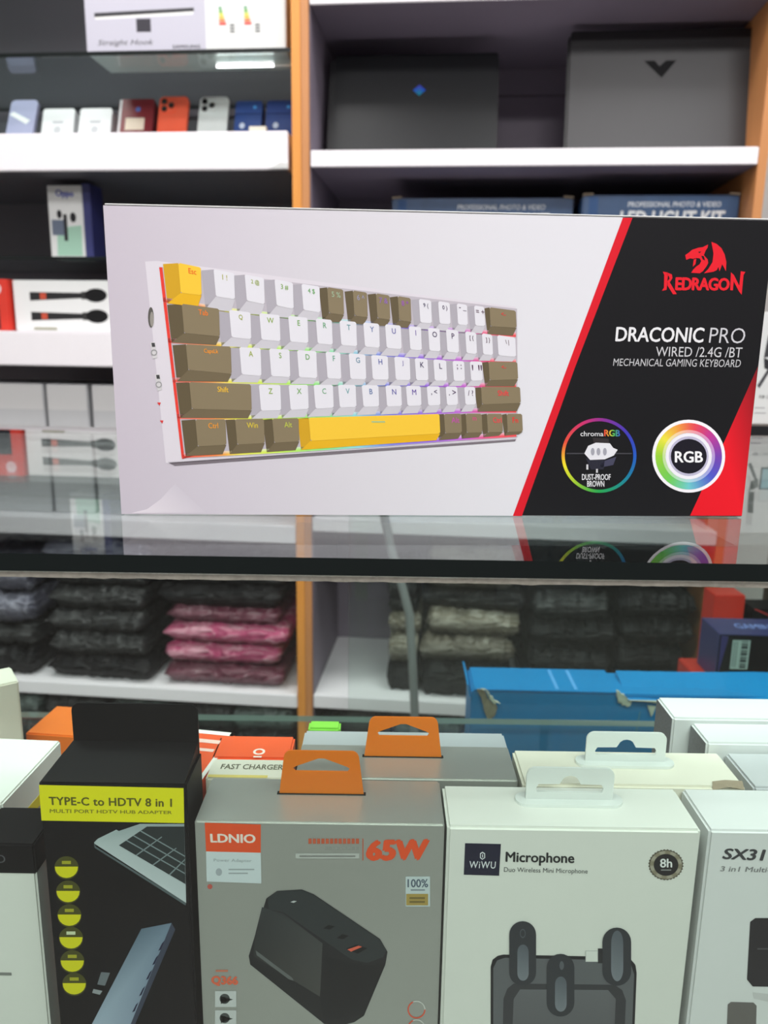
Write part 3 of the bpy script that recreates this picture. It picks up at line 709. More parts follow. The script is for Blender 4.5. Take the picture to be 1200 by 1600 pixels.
A.text('EDRAGO', tuple(s6([(325, 440), (840, 448), (842, 568), (328, 566)])), RD, 2, .05, .1, .93)
A.out('brand_logo', kb)
A.text('DRACONIC', ((962, 511), (1101, 512), (1099, 536), (961, 534)), (226, 226, 230), 2, .022, .06)
A.text('PRO', ((1109, 512), (1165, 513), (1163, 537), (1107, 536)), (200, 200, 206), 2, -.006, .06)
A.text('WIRED /2.4G /BT', ((1025, 542), (1160, 543), (1158, 559), (1024, 557)), (200, 200, 205), 2, 0)
A.text('MECHANICAL GAMING KEYBOARD', ((959, 560.5), (1158, 562), (1156, 574), (957.5, 572)), (190, 190, 195), 2, .0)
A.out('product_title', kb)
hue = ramp([(0, (40, 90, 190)), (.12, (30, 130, 150)), (.25, (40, 160, 80)), (.38, (170, 200, 50)), (.46, (240, 225, 50)), (.56, (225, 80, 60)), (.68, (200, 50, 110)), (.78, (130, 50, 150)), (.9, (60, 60, 180)), (1, (40, 90, 190))])
A.ring(935, 712, 58.5, 53.5, hue, 2)
for p in ([(925, 684), (950, 686), (951, 697), (928, 699)],): A.poly(p, (52, 48, 50), 3)
A.poly([(918, 697), (930, 692), (952, 693), (957, 700), (964, 703), (958, 712), (944, 718), (921, 719), (912, 709)], (225, 225, 232), 4)
for cx in (925, 934, 944): A.disc(cx, 706, 3, 6, (160, 160, 172), 5, 10)
A.poly([(914, 716), (944, 719), (942, 734), (922, 734)], (44, 44, 56), 3); A.poly([(938, 722), (962, 714), (957, 727), (936, 731)], (70, 70, 92), 3)
A.rect(915, 726, 918, 734, (210, 210, 215), 5); A.rect(930, 733, 933, 739, (200, 200, 205), 5)
A.poly([(884, 708), (912, 708), (912, 710), (884, 710)], (70, 70, 76), 3); A.poly([(958, 708), (986, 708), (986, 710), (958, 710)], (70, 70, 76), 3)
A.text('chroma', ((906, 674), (942, 674.5), (942, 682), (906, 682)), (215, 215, 220), 4, .01)
A.text('RGB', ((943, 671.5), (968, 672), (968, 682.5), (943, 682)), ramp([(0, (225, 70, 60)), (.35, (225, 190, 60)), (.6, (80, 190, 90)), (1, (60, 90, 200))]), 4, .035)
A.text('DUST-PROOF', (908, 741, 953, 750.5), (215, 215, 220), 4, .03); A.text('BROWN', (916, 751.5, 943, 761), (215, 215, 220), 4, .03)
A.out('switch_badge', kb)
hue2 = ramp([(0, (120, 70, 175)), (.12, (80, 90, 200)), (.25, (110, 200, 205)), (.36, (110, 200, 90)), (.5, (150, 205, 60)), (.6, (235, 225, 70)), (.7, (235, 150, 70)), (.78, (228, 75, 85)), (.88, (190, 60, 150)), (1, (120, 70, 175))])
A.disc(1075, 713, 57, 57, (242, 240, 246), 2, 48); A.ring(1075, 713, 52, 39, hue2, 3); A.ring(1075, 713, 41, 36, lambda t: lerp(hue2(t), (240, 240, 250), .5), 4)
A.ring(1075, 713, 36.5, 31, (238, 236, 246), 4); A.ring(1075, 713, 31, 27, (190, 186, 212), 4, 32); A.disc(1075, 713, 28, 27, (30, 28, 38), 5, 32)
A.text('RGB', (1053, 705, 1097, 723), (240, 240, 244), 6, .03)
A.out('colour_badge', kb)

# ================================================================== BOXES IN THE CASE
SZ = .6998
def plain(x0, x1, y0, y1, z0, z1, m, name='carton', parent=None, bev=.0009): return box(name, x0, x1, y0, y1, z0, z1, m, parent, bev=bev)
# --- charger boxes
def charger_box(x0, x1, y0, y1, ztop, label, tabc, tabx, front=True):
    t = empty('charger_box', ((x0 + x1) / 2, y0, SZ)); tag(t, label, 'box', 'silver charger boxes')
    w = (x1 - x0) / 2; h = ztop - SZ; d = y1 - y0
    box('carton', -w, w, 0, d, 0, h, M['silver_foil'], t, bev=.0008)
    c = tabx - (x0 + x1) / 2
    rim = rrect(-.021, .021, h + .0003, h + .0235, .0035, 5, (1, 1, 0, 0)); rim = [(c + px * (1 - .14 * max(0, (pz - h) / .0235)), pz) for px, pz in rim]
    hole = [(c - .0130, h + .0125), (c - .0140, h + .0142), (c - .0125, h + .0152), (c - .0015, h + .0195), (c + .0015, h + .0195), (c + .0125, h + .0152), (c + .0140, h + .0142), (c + .0130, h + .0125)]
    plate('hang_tab', [rim, hole], d * .64, .0009, M['orange_plastic'], t)
    plain(c - .022, c + .022, d * .64 - .0012, d * .64 + .0012, h, h + .0004, M['glass_edge'], 'slot', t, 0)
    return t
t = charger_box(-.0865, .0305, .32, .3572, .867, 'silver wall charger box with orange hang tab, in the front row', 1, -.029)
src = [(304.7, 1282.7), (693.8, 1288.4), (678.3, 1736.6), (323.6, 1731.4)]
B = Art(src, [(-.0585, .1672), (.0585, .1672), (.0585, .0022), (-.0585, .0022)])
s3 = lambda P: [(300 + x / 3, 1260 + y / 3) for x, y in P]
OR = (232, 84, 40)
B.poly([(321, 1285), (408, 1288), (408, 1332), (323, 1330)], OR, 1)
B.poly([(323, 1330), (408, 1332), (409, 1380), (324, 1377)], (206, 216, 220), 1)
B.text('LDNIO', ((329, 1302), (400, 1303), (400, 1317), (330, 1316)), (240, 225, 215), 2, .035)
B.text('Power Adapter', ((335, 1341), (394, 1342), (394, 1348), (335, 1347)), (150, 158, 162), 2)
B.disc(343, 1362, 5, 6, (165, 172, 178), 2, 12); B.rect(358, 1357, 398, 1359, (160, 168, 172), 2); B.rect(358, 1363, 388, 1365, (160, 168, 172), 2)
B.out('brand_label', t)
B.text('65W', ((572, 1312), (671, 1310), (670, 1344), (571, 1345)), OR, 1, .07, .08)
for i in range(12): B.rect(482 + i * 6.7, 1310, 487 + i * 6.7, 1318, (196, 92, 62), 1)
for i in range(9): B.rect(508 + i * 6, 1323, 512 + i * 6, 1327, (150, 150, 146), 1)
B.rect(462, 1333, 561, 1341, (186, 188, 184), 1); B.rect(468, 1336, 555, 1338.5, (130, 130, 128), 2); B.rect(566, 1310, 567.5, 1344, (196, 92, 62), 1)
B.text('Q366', ((331, 1524), (373, 1525), (373, 1541), (331, 1540)), (222, 104, 74), 1, .05); B.rect(338, 1515, 357, 1518, (205, 120, 95), 1)
for y0 in (1548, 1578, 1608):
    B.rect(337, y0, 370, y0 + 25, (200, 203, 203), 1); B.disc(352, y0 + 12, 8, 8, (70, 74, 74), 2, 14); B.poly([(346, y0 + 8), (365, y0 + 13), (346, y0 + 20)], (70, 74, 74), 2)
for cy in (1577, 1606): B.ring(650, cy, 14, 12, lambda q: (226, 90, 60) if q < .7 else (205, 205, 200), 1, 30)
B.disc(329, 1385, 4, 4, (190, 90, 80), 1, 10)
B.out('lettering', t)
B.rect(633, 1369, 671, 1416, (196, 208, 210), 1); B.text('100%', ((636, 1373), (668, 1373), (668, 1386), (636, 1386)), (80, 92, 110), 2, .02); B.rect(641, 1389, 663, 1391, (120, 130, 140), 2)
B.rect(634, 1396, 668, 1414, (170, 146, 78), 2); B.rect(639, 1401, 663, 1404, (120, 104, 58), 3); B.rect(639, 1407, 663, 1410, (120, 104, 58), 3)
B.out('seal_sticker', t)
B.poly(s3([(350, 430), (400, 395), (515, 388), (570, 410), (880, 620), (915, 680), (905, 740), (805, 980), (760, 1010), (700, 1025), (620, 1018), (275, 740), (268, 700), (310, 560)]), (30, 32, 34), 1)
B.poly(s3([(330, 470), (360, 480), (430, 500), (612, 640), (600, 890), (290, 700), (300, 590)]), ((58, 62, 64), (50, 54, 56), (44, 48, 50), (66, 68, 68), (70, 70, 68), (44, 46, 46), (42, 44, 46)), 2)
B.poly(s3([(355, 430), (400, 398), (515, 391), (570, 413), (878, 622), (910, 670), (895, 705), (820, 732), (745, 715), (430, 495), (362, 480)]), (44, 50, 52), 2)
B.poly(s3([(300, 672), (470, 800), (478, 815), (455, 808), (305, 695)]), (98, 102, 102), 3)
B.poly(s3([(600, 900), (620, 700), (740, 730), (820, 745), (905, 735), (805, 975), (620, 1005)]), (24, 26, 28), 2)
B.poly(s3([(462, 446), (478, 440), (492, 442), (478, 450)]), (200, 204, 204), 3)
for P in ([(615, 570), (640, 553), (670, 560), (645, 575)], [(678, 615), (705, 596), (735, 604), (708, 620)], [(720, 665), (770, 645), (822, 662), (775, 688)]): B.poly(s3(P), (14, 15, 16), 3)
B.poly(s3([(728, 668), (780, 650), (797, 655), (745, 678)]), (220, 100, 75), 4)
B.out('charger_picture', t)
# second charger box, behind the first
charger_box(-.0440, .0712, .3585, .3925, .867, 'silver wall charger box with orange hang tab, behind the front row', 1, .0122)
# --- microphone boxes
def mic_box(x0, x1, y0, y1, ztop, label, tabx, m):
    t = empty('microphone_box', ((x0 + x1) / 2, y0, SZ)); tag(t, label, 'box', 'white microphone boxes')
    w = (x1 - x0) / 2; h = ztop - SZ; d = y1 - y0; c = tabx - (x0 + x1) / 2
    box('carton', -w, w, 0, d, 0, h, m, t, bev=.0014)
    ty = d * .62
    fl = bmesh.new()
    o = prism('tab_flange', rrect(c - .0265, c + .0265, ty - .0055, ty + .0055, .0054, 5), 0, .0015, M['white_plastic'], t)
    o.data.transform(Matrix(((1, 0, 0, 0), (0, 0, 1, 0), (0, 1, 0, h + .0001), (0, 0, 0, 1))))
    fl.free()
    rim = rrect(c - .0215, c + .0215, h + .0016, h + .0185, .0042, 6, (1, 1, 0, 0))
    hz = h + .0055
    hole = [(c - .0160, hz), (c - .0166, hz + .0022), (c - .0155, hz + .0042), (c - .0052, hz + .0044)] + [(c - .0045 * math.cos(rad(a)), hz + .0048 + .0042 * math.sin(rad(a))) for a in range(15, 180, 25)] + [(c + .0052, hz + .0044), (c + .0155, hz + .0042), (c + .0166, hz + .0022), (c + .0160, hz)]
    plate('hang_tab', [rim, hole], ty, .0014, M['white_plastic'], t)
    return t
t = mic_box(.0318, .1508, .32, .3552, .866, 'white wireless microphone box with navy logo square, front row', .0935, M['card_warm'])
src = [(698.1, 1291.5), (1097.4, 1297.3), (1046.4, 1742.0), (682.3, 1736.7)]
B = Art(src, [(-.0595, .1662), (.0595, .1662), (.0595, .0022), (-.0595, .0022)])
s2 = lambda P: [(700 + x / 2.4, 1290 + y / 2.4) for x, y in P]
B.poly(s2([(62, 65), (197, 68), (190, 187), (57, 183)]), (22, 26, 50), 1)
B.text('WiWU', tuple(s2([(79, 132), (178, 134), (176, 160), (77, 158)])), (232, 234, 238), 2, .005, 0, 1.15)
B.poly(s2([(127, 97), (137, 103), (137, 120), (127, 127), (118, 120), (118, 103)]), (232, 234, 238), 2); B.poly(s2([(127, 101), (134, 105), (134, 118), (127, 123), (121, 118), (121, 105)]), (22, 26, 50), 3); B.poly(s2([(126, 106), (129, 106), (129, 118), (126, 118)]), (232, 234, 238), 4)
B.out('brand_logo', t)
B.text('Microphone', tuple(s2([(215, 97), (474, 102), (473, 152), (213, 147)])), (36, 38, 40), 1, .022)
B.text('Duo Wireless Mini Microphone', tuple(s2([(209, 155), (524, 162), (523, 184), (208, 178)])), (70, 72, 74), 1)
B.out('lettering', t)
cx, cy = 700 + 818 / 2.4, 1290 + 146 / 2.4
n = 32
B.poly([(cx + (28 if i % 2 else 26) * math.cos(i * math.pi / n), cy + (24.5 if i % 2 else 23) * math.sin(i * math.pi / n)) for i in range(2 * n)], (96, 90, 78), 1)
B.ring(cx, cy, 25, 19.5, lambda q: (168, 162, 146) if int(q * 16) % 2 else (140, 132, 112), 2, 48, .88); B.disc(cx, cy, 19, 17, (38, 36, 38), 3, 30)
B.text('8h', (cx - 9.5, cy - 10, cx + 9.5, cy + 4), (236, 236, 236), 4, .02); B.rect(cx - 8, cy + 7, cx + 8, cy + 8.6, (150, 150, 150), 4)
B.out('seal_badge', t)
# pictured case with three capsules
def capsule(x0, y0, x1, y1, hi, L):
    r = (x1 - x0) / 2; P = [(x0 + r + r * math.cos(rad(a)), y0 + r + r * math.sin(rad(a))) for a in range(180, 361, 15)] + [(x1 - r + r * math.cos(rad(a)), y1 - r + r * math.sin(rad(a))) for a in range(0, 181, 15)]
    B.poly(P, (52, 55, 60), L); w_ = (x1 - x0)
    q = [(x0 + w_ * .30 + (px - x0) * .42, y0 + (y1 - y0) * hi + (py - y0) * (1 - hi - .08)) for px, py in P]
    B.poly(q, tuple((92, 98, 106) if i < len(q) // 2 else (122, 128, 136) for i in range(len(q))), L + 1)
pts = [(766, 1700), (766, 1510), (769, 1499), (777, 1493), (786, 1491), (975, 1495), (986, 1499), (993, 1507), (995, 1520), (988, 1700)]
B.poly(pts, (34, 35, 38), 1)
B.poly([(770, 1700), (770, 1512), (776, 1500), (788, 1496), (972, 1500), (986, 1507), (991, 1522), (984, 1700)], (98, 100, 104), 2)
B.poly([(783, 1700), (786, 1560), (792, 1544), (802, 1536), (960, 1538), (972, 1546), (978, 1562), (972, 1700)], (58, 59, 63), 3)
B.poly([(796, 1700), (802, 1560), (812, 1545), (950, 1546), (962, 1560), (956, 1700)], ((84, 84, 88), (100, 101, 105), (104, 105, 109), (104, 105, 109), (98, 98, 102), (82, 82, 86)), 4)
B.rect(914.5, 1484, 934, 1502, (196, 200, 196), 5); B.rect(915.5, 1485.2, 933, 1500.8, (226, 228, 222), 6); B.rect(934, 1481, 943, 1504, (44, 45, 48), 5)
capsule(795, 1438, 837, 1539, .36, 7); capsule(853.5, 1489, 897, 1587, .36, 7); capsule(941, 1448, 986, 1539, .05, 7)
B.ring(816, 1457, 4.5, 3.4, (88, 92, 98), 9, 16, 1.6); B.disc(877, 1507, 3.6, 7, (92, 96, 102), 9, 14)
B.out('microphone_picture', t)
t2 = mic_box(.0735, .1885, .3568, .3915, .866, 'white wireless microphone box with white hang tab, second row', .1322, M['card_cream'])
# torn corner on the second microphone box
meshobj('worn_corner', [(.040, -.0006, .1645), (.048, -.0010, .1668), (.0565, -.0006, .1650), (.0570, .004, .1674), (.048, .004, .1678), (.041, .003, .1675)], [(0, 1, 2, 3, 4, 5)], M['card_brown'], t2)
# --- three in one cable box
def white_box(name, x0, x1, y0, y1, z0, z1, m, label, group=None, cat='box'):
    t = empty(name, ((x0 + x1) / 2, y0, z0)); tag(t, label, cat, group)
    w = (x1 - x0) / 2
    box('carton', -w, w, 0, y1 - y0, 0, z1 - z0, m, t, bev=.0012)
    return t
t = white_box('speaker_accessory_box', .1545, .262, .32, .3552, SZ, .866, M['card_white'], 'white box lettered SX31 at the right end of the front row')
t.name = 'gadget_box'
src = [(1109.1, 1297.5), (1468.3, 1302.8), (1384.7, 1747.0), (1057.1, 1742.2)]
B = Art(src, [(-.05375, .1662), (.05375, .1662), (.05375, .0022), (-.05375, .0022)])
B.text('SX31', ((1130, 1325), (1197, 1327), (1195, 1345), (1128, 1342)), (66, 66, 70), 1, .035, .15)
B.text('3 in1 Multi-function', ((1126, 1353), (1260, 1356), (1259, 1364), (1125, 1361)), (130, 130, 132), 1, .01, .1)
B.poly([(1180, 1434), (1240, 1434), (1250, 1542), (1176, 1541), (1167, 1530), (1172, 1440)], (44, 42, 46), 1); B.rect(1183, 1481, 1240, 1483, (90, 90, 92), 2)
B.poly([(1142, 1565), (1177, 1566), (1182, 1571), (1180, 1650), (1134, 1650), (1137, 1569)], (108, 104, 102), 1)
B.poly([(1176, 1550), (1230, 1556), (1230, 1572), (1178, 1560)], (205, 205, 205), 0)
B.out('lettering', t)
white_box('gadget_box', .1925, .30, .3568, .3915, SZ, .866, M['card_greywhite'], 'plain white box behind the SX31 box')
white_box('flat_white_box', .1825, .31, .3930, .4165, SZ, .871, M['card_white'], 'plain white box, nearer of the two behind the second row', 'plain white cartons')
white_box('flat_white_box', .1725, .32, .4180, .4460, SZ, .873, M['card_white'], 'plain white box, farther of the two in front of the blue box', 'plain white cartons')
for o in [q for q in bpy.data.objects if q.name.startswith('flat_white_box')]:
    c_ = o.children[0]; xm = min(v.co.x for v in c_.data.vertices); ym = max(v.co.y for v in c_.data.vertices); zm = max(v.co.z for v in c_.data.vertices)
    box('grey_side', xm - .0003, xm - .0001, .001, ym - .001, .001, zm - .001, M['side_grey'], o, bev=0)  # darker speckled grey panel over each carton's left face
# --- adapter box, black
t = empty('adapter_box', (-.12375, .32, SZ)); tag(t, 'black adapter box with a yellow title band, left in the front row', 'box')
w = .03425; h = .886 - SZ
box('carton', -w, w, 0, .030, 0, h, M['card_black'], t, bev=.001)
plate('hang_flap', [[(px, pz) for px, pz in rrect(-.0285, .0335, h - .006, h + .0258, .004, 4, (1, 1, 0, 0))]], .0285, .0012, M['card_black'], t)
meshobj('sloped_shoulder', [(-w + .001, .0004, h), (w - .001, .0004, h), (w - .001, .0275, h + .006), (-.0285, .0275, h + .006), (-w + .001, .0275, h), (w - .001, .0275, h)],
        [(0, 1, 2, 3), (0, 3, 4), (1, 5, 2), (4, 3, 2, 5), (0, 4, 5, 1)], M['card_black'], t)
src = [(59.5, 1221.8), (291.1, 1225.2), (313.6, 1731.3), (104.8, 1728.2)]
B = Art(src, [(-w, h), (w, h), (w, 0), (-w, 0)])
YL = (232, 226, 20)
B.poly([(61, 1226), (287, 1231), (288, 1285), (65, 1281)], YL, 1)
B.text('TYPE-C to HDTV 8 in 1', ((76, 1244), (269, 1247), (269, 1260), (77, 1257)), (96, 94, 28), 2, .03, 0, 1.05)
B.text('MULTI PORT HDTV HUB ADAPTER', ((78, 1263), (269, 1266), (269, 1271), (78, 1269)), (130, 126, 30), 2, .02)
B.out('title_band', t)
for i, (x, y) in enumerate(((104, 1354), (106.5, 1391.5), (108.5, 1428), (111, 1463), (113, 1499), (116, 1534))):
    B.disc(x, y, 19, 18, (74, 74, 26), 1, 28); B.poly([(x - 18 + 36 * k / 10, y - 2) for k in range(11)] + [(x + 18 * math.cos(rad(a)), y - 1 + 16.5 * math.sin(rad(a))) for a in range(0, 181, 18)], (222, 216, 22), 2)
    B.rect(x - 7, y - 11, x + 7, y - 6, (170, 168, 40) if i != 3 else (210, 220, 180), 3)
B.out('feature_icons', t)
B.poly([(147, 1315), (153, 1309), (182, 1295), (186, 1297), (219, 1286), (288, 1286), (291, 1408), (150, 1321)], ((168, 182, 184), (176, 190, 192), (170, 184, 186), (160, 174, 176), (160, 172, 174), (150, 162, 166), (196, 206, 210), (186, 198, 200)), 2)
B.poly([(291, 1408), (290, 1412), (148, 1323), (147, 1316)], (86, 98, 102), 2)
kx0 = [(186, 1319), (230, 1290), (288, 1290), (290, 1379)]
B.poly(kx0, (40, 48, 50), 3)
for i in range(1, 4):
    f_ = i / 4; a_ = (186 + (290 - 186) * f_, 1319 + 60 * f_); b_ = (a_[0] + 44 * (1 - f_ * .3), a_[1] - 31 * (1 - f_ * .3)); b_ = (min(b_[0], 289), b_[1])
    B.poly([a_, (a_[0] + 2, a_[1] + 1), (b_[0] + 1, b_[1] + 1), b_], (130, 144, 148), 4)
for i in range(1, 4):
    f_ = i / 4; a_ = (186 + 44 * f_, 1319 - 29 * f_); B.poly([a_, (a_[0] + 2, a_[1] - 1), (289, a_[1] - 1 + (289 - a_[0]) * .55), (289, a_[1] + 1 + (289 - a_[0]) * .55)], (130, 144, 148), 4)
B.poly([(221, 1448), (268, 1439), (273, 1448), (190, 1640), (120, 1640)], ((92, 112, 130), (110, 130, 150), (150, 172, 192), (150, 165, 185), (176, 192, 210)), 2)
B.poly([(268, 1439), (274, 1449), (192, 1640), (186, 1640)], (60, 66, 84), 3)
for q in (1470, 1492, 1515, 1540, 1565): B.poly([(262 - (q - 1450) * .43, q), (266 - (q - 1450) * .43, q - 4), (260 - (q - 1450) * .43, q + 10), (256 - (q - 1450) * .43, q + 12)], (26, 28, 60), 4)
B.poly([(158, 1515), (172, 1516), (164, 1536), (152, 1534)], (110, 118, 124), 2); B.poly([(146, 1541), (160, 1544), (156, 1550), (144, 1547)], (150, 156, 160), 2)
B.out('hub_picture', t)
# --- box cut by the left edge
t = empty('battery_box', (-.215, .33, SZ)); tag(t, 'white box with a black top band at the lower left picture edge', 'box')
w = .047; h = .846 - SZ
box('carton', -w, w, 0, .030, 0, h, M['card_warm'], t, bev=.001)
box('top_band', -w - .0003, w + .0003, -.0003, .0303, h - .0165, h + .0003, M['card_black'], t, bev=.0008)
B = Art(); B.text('AIVO', (.017, h - .0055, .033, h - .010), (90, 90, 95), 2); B.out('band_lettering', t, yframe(-.0003))
B.rect(.0, .066, .019, .062, (225, 90, 90)); B.rect(.0, .073, .030, .0712, (130, 132, 128)); B.out('lettering', t)

# --- assorted boxes behind the left end of the row
def free_box(name, cx, cy, z0, sx, sy, sz, yaw, mats, label, pitch=0, rollx=0, cat='box'):
    t = empty(name, (cx, cy, z0), yaw); tag(t, label, cat)
    t.rotation_euler = (pitch, rollx, yaw)
    box('carton', -sx / 2, sx / 2, -sy / 2, sy / 2, 0, sz, mats, t, bev=.001)
    return t
t = free_box('low_white_box', -.252, .395, SZ, .090, .060, .1250, rad(-3), M['card_white'], 'low white box under the yellow-edged box')
t = free_box('yellow_edged_box', -.250, .394, SZ + .1256, .110, .066, .024, rad(-3), M['card_warm'], 'flat white box with a yellow lower edge, lying at the left picture edge')
box('yellow_edge', -.0552, .0552, -.0332, .0332, -.0004, .006, M['card_yellow'], t, bev=0)
t = free_box('leaning_white_box', -.290, .500, SZ, .060, .030, .150, rad(35), M['card_cream'], 'tall cream box standing highest at the left picture edge')
t = free_box('orange_lid_box', -.222, .545, SZ, .085, .045, .098, rad(-6), M['card_orange'], 'orange topped box behind the white box at the left')
box('worn_corner', .0385, .0432, -.0232, -.012, .0945, .0986, M['card_cream'], t, bev=.0008)
t = free_box('white_framed_box', -.1045, .389, SZ, .028, .060, .160, rad(-9), M['card_redo'], 'orange box with a white framed top right behind the black box')
B = Art()
for r_ in ((-.014, .030, .014, .026), (-.014, -.026, .014, -.030), (-.014, .03, -.0115, -.03), (.0115, .03, .014, -.03)): B.rect(r_[0], r_[1], r_[2], r_[3], (235, 232, 226))
B.rect(-.009, .020, .009, .016, (236, 200, 190)); B.rect(-.009, .010, .009, .007, (236, 200, 190))
B.out('top_print', t, zframe(.160))
t = white_box('red_lid_box', -.0935, -.0500, .3870, .4120, SZ, .861, M['card_redo'], 'orange red box with a small white logo behind the silver charger box')
B = Art(); B.ring(.0035, .0065, .0034, .0020, (235, 215, 205), 1, 16); B.rect(.0012, .0018, .0058, .0003, (235, 215, 205)); B.out('top_print', t, zframe(.861 - SZ))
t = white_box('cream_label_box', -.0905, -.0465, .3590, .3785, SZ, .8655, M['card_cream'], 'small cream box printed CHARGER behind the silver charger box')
B = Art(); B.text('FAST CHARGER', (-.016, .0135, .017, .0085), (110, 108, 92), 1, .02); B.rect(-.021, .003, .01, .0005, (226, 205, 120)); B.out('top_print', t, zframe(.8655 - SZ))
t = white_box('pale_silver_box', -.0445, .0720, .3945, .4140, SZ, .8640, M['silver_pale'], 'pale silver box behind the second charger box')
t = white_box('green_tag_box', -.0430, -.0240, .4160, .4260, SZ, .8640, M['card_green'], 'small bright green box peeking over the pale silver box')

# ================================================================== BEHIND THE CASE: bench with stock
sb = empty('stock_bench', (.5, 1.02, 0)); tag(sb, 'low dark bench behind the counter carrying the blue box', 'bench')
box('bench_top', -.42, .42, -.235, .20, .395, .42, M['dark_wood'], sb)
for x in (-.40, .38):
    for y in (-.22, .17): box('leg', x, x + .02, y, y + .02, 0, .3945, M['dark_wood'], sb)
# blue box
bl = empty('torn_blue_box', (.32, .793, .4203)); tag(bl, 'long bright blue cardboard box with torn brown edges behind the counter', 'box')
bl.rotation_euler.z = rad(-1.0)
HB = .7100 - .4203
box('carton', -.2195, .25, 0, .058, 0, HB, M['card_blue'], bl, bev=.0012)
meshobj('left_flap', [(-.2195, -.001, HB - .006), (-.2195, .056, HB), (-.2235, .058, HB + .010), (-.2225, .002, HB + .006),
        (-.2212, -.001, HB - .008), (-.2212, .056, HB - .002), (-.2252, .058, HB + .010), (-.2242, .002, HB + .006)],
        [(0, 1, 2, 3), (4, 5, 6, 7), (0, 1, 5, 4), (1, 2, 6, 5), (2, 3, 7, 6), (3, 0, 4, 7)], M['card_blue'], bl)
box('top_flap', -.2165, -.056, -.0006, .060, HB + .0004, HB + .0024, M['card_blue'], bl, bev=.0006)
def ragged(name, pts, y, m, th=.0016, parent=bl, jit=.0012, seed=1):
    rnd = random.Random(seed); out = []
    for (a, b), (c, d) in zip(pts, pts[1:] + pts[:1]):
        for k in range(4): out.append((a + (c - a) * k / 4 + rnd.uniform(-jit, jit), b + (d - b) * k / 4 + rnd.uniform(-jit, jit)))
    n = len(out); v = [(p[0], y + rnd.uniform(-.0012, .0006), p[1]) for p in out] + [(p[0], y + th, p[1]) for p in out]
    return meshobj(name, v, [tuple(range(n)), tuple(range(2 * n - 1, n - 1, -1))] + [(i, (i + 1) % n, n + (i + 1) % n, n + i) for i in range(n)], m, parent)
ragged('torn_edge', [(-.213, HB + .003), (-.207, HB + .004), (-.200, HB - .010), (-.190, HB - .016), (-.193, HB - .030), (-.200, HB - .034), (-.206, HB - .018)], -.0030, M['card_brown'], seed=3)
ragged('torn_edge', [(-.209, HB + .006), (-.204, HB + .003), (-.196, HB - .012), (-.188, HB - .012), (-.197, HB - .005), (-.205, HB + .004)], -.0048, M['card_torn'], seed=4)
ragged('torn_edge', [(-.060, HB + .0055), (-.052, HB + .001), (-.040, HB - .008), (-.046, HB - .013), (-.056, HB - .010)], -.0030, M['card_torn'], seed=5)
ragged('torn_edge', [(-.024, HB - .012), (-.014, HB - .013), (-.018, HB - .026)], -.0022, M['card_torn'], seed=6, jit=.0006)
ragged('torn_edge', [(-.045, HB - .004), (.100, HB - .003), (.100, HB - .0115), (.02, HB - .0105)], -.0060, M['card_torn'], seed=7, jit=.0008)
ragged('torn_edge', [(.078, HB - .008), (.115, HB - .004), (.25, HB - .010), (.25, HB - .036), (.19, HB - .029), (.15, HB - .017), (.10, HB - .010)], -.0075, M['card_brown'], seed=8, jit=.0015)
# loose second flap, bowed
v = []; f = []
for i in range(25):
    x = -.046 + i * .296 / 24
    dz = .0015 + .004 * math.exp(-((x - .12) / .05) ** 2) - (.012 * max(0, (x - .13) / .12) ** 1.1) + .0008 * noise.noise(Vector((x * 60, 0, 0)))
    yf = -.004 + .003 * noise.noise(Vector((x * 30, 2, 0)))
    for y, zz in ((yf, HB + dz - .006 + .002 * noise.noise(Vector((x * 40, 5, 0)))), (.050, HB + .006 + dz * .5), (.050, HB + .0045 + dz * .5), (yf, HB + dz - .0072)): v.append((x, y, zz - .0005))
    if i:
        for k in range(4): f.append(((i - 1) * 4 + k, (i - 1) * 4 + (k + 1) % 4, i * 4 + (k + 1) % 4, i * 4 + k))
f += [(0, 1, 2, 3), (96, 97, 98, 99)]
meshobj('loose_flap', v, f, M['card_blue'], bl)
B = Art()
B.rect(-.125, .004, -.121, .056, (90, 160, 225)); B.rect(-.104, .004, -.100, .056, (90, 160, 225)); B.out('tape_mark', bl, zframe(HB + .0024))
B.poly([(-.031, HB - .02), (-.0295, HB - .02), (-.033, HB - .06), (-.035, HB - .06)], (90, 140, 165)); B.out('crease', bl)

# stacked gaming boxes
t = white_box('plain_red_box', .405, .60, .905, .985, .4203, .6745, M['card_red'], 'red box at the bottom of the stack behind the blue box')
t = empty('gaming_accessory_box', (.505, .905, .6748), rad(-2)); tag(t, 'dark gaming box with purple top and barcode label on the red box', 'box')
box('carton', -.082, .12, 0, .060, 0, .0630, M['card_black'], t, bev=.0012)
box('purple_sleeve', -.0826, .1206, .0006, .0606, .0631, .0640, M['card_navy'], t, bev=.0003)
box('purple_side', -.0832, -.0822, .0004, .0604, .0, .0638, M['card_navy'], t, bev=.0003)
B = Art(); B.text('GAMING MOUSE', (-.052, .040, .056, .022), (140, 160, 230), 2, .02); B.out('top_lettering', t, zframe(.0640))
B.poly([(-.0808, .0625), (-.072, .0618), (-.0722, .056), (-.0806, .004)], (58, 52, 110)); B.rect(-.066, .057, -.044, .018, (176, 190, 186), 1)
for i in range(12): B.rect(-.0545, .0555 - i * .003, -.0465, .0555 - i * .003 - (.0012 + .0008 * (i % 3)), (50, 56, 60), 2)
for x in (-.0635, -.0605): B.rect(x, .055, x + .0009, .021, (90, 100, 100), 2)
B.text('NON SLIP RUBBER BASE', ((-.0145, .056), (-.0145, .018), (-.018, .018), (-.018, .056)), (120, 120, 126), 2)
B.ring(-.001, .036, .0065, .0055, (150, 150, 155), 2, 24); B.out('front_lettering', t)
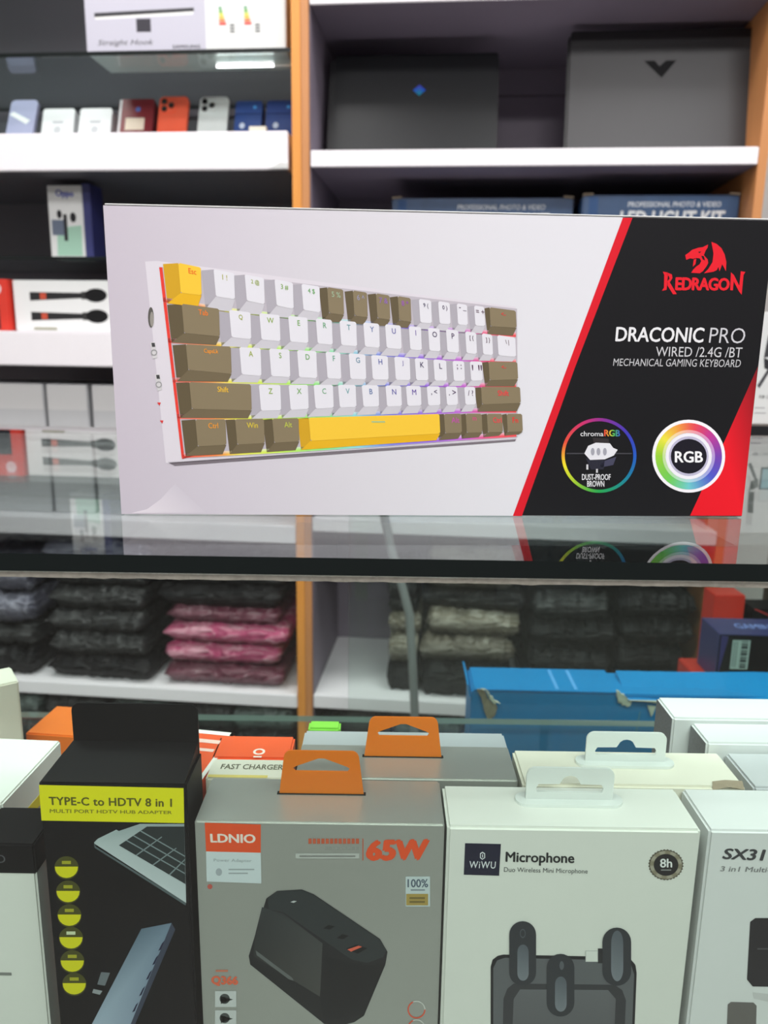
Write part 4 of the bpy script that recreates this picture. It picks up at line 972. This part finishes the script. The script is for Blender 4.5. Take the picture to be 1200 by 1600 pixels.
t = white_box('grey_flat_box', .4700, .60, .870, .900, .4203, .6780, M['card_brown'], 'grey brown box between the blue box and the dark gaming box')
t = white_box('tall_red_box', .478, .522, 1.055, 1.095, .4203, .742, M['card_red'], 'narrow bright red box standing behind the dark gaming box')
t = white_box('wine_box', .535, .600, 1.055, 1.100, .4203, .722, M['card_black'], 'dark box with red edges right of the narrow red box')
B = Art(); B.rect(.006, .3015, .011, .22, (175, 50, 50)); B.poly([(-.0325, .3015), (-.028, .3015), (.011, .285), (.006, .285)], (190, 60, 60)); B.out('red_trim', t)
t = white_box('green_striped_box', .606, .72, .99, 1.05, .4203, .735, M['card_black'], 'black box with bright green stripes at the right edge')
B = Art(); B.poly([(-.057, .312), (-.053, .312), (-.012, .285), (-.014, .281), (-.055, .306)], (130, 225, 60)); B.poly([(-.046, .3147), (-.041, .3147), (-.030, .307), (-.033, .305)], (130, 225, 60)); B.out('green_stripes', t)

# side shelf with white camera-gimbal boxes
ss = empty('side_shelf', (.62, .99, 0)); tag(ss, 'dark edged side shelf level with the counter at the right edge', 'shelf')
box('shelf_board', -.205, .26, -.10, .16, .992, 1.001, M['dark_wood'], ss)
box('edge_strip', -.206, .26, -.104, -.1005, .990, 1.0015, M['black_plastic'], ss)
box('side_panel', .2605, .275, -.10, .16, 0, 1.001, M['dark_wood'], ss)
box('back_panel', -.02, .26, .1605, .170, .42, 1.001, M['dark_wood'], ss)
def gimbal(x0, x1, y, z, h, label, fn):
    t = empty('gimbal_box', ((x0 + x1) / 2, y, z)); tag(t, label, 'box'); w = (x1 - x0) / 2
    box('carton', -w, w, 0, .06, 0, h, M['card_white'], t, bev=.001)
    B = Art(); fn(B, w, h); B.out('printed_face', t); return t
def g1(B, w, h):
    u = -w + .017
    B.poly([(u + .004, .103), (u + .011, .104), (u + .009, .078), (u + .002, .077)], (70, 70, 74)); B.poly([(u + .002, .077), (u + .0135, .072), (u + .012, .062), (u + .004, .065)], (52, 52, 56), 2)
    B.poly([(u + .009, .066), (u + .013, .066), (u + .001, .042), (u - .002, .045)], (80, 80, 84)); B.rect(u - .002, .020, u + .010, .0188, (170, 170, 174)); B.rect(u - .002, .014, u + .012, .0128, (170, 170, 174))
    B.text('DJI', (u + .002, .034, u + .008, .030), (60, 60, 64), 1, .02); B.text('OSMO', (u + .010, .034, u + .026, .030), (120, 120, 124), 1)
    B.rect(u + .014, .075, u + .034, .048, (60, 64, 70)); B.rect(u + .016, .073, u + .032, .050, (150, 190, 200), 2)
gimbal(.4165, .56, .905, 1.0013, .128, 'white gimbal box just right of the keyboard box', g1)
print('objects', len(bpy.data.objects))
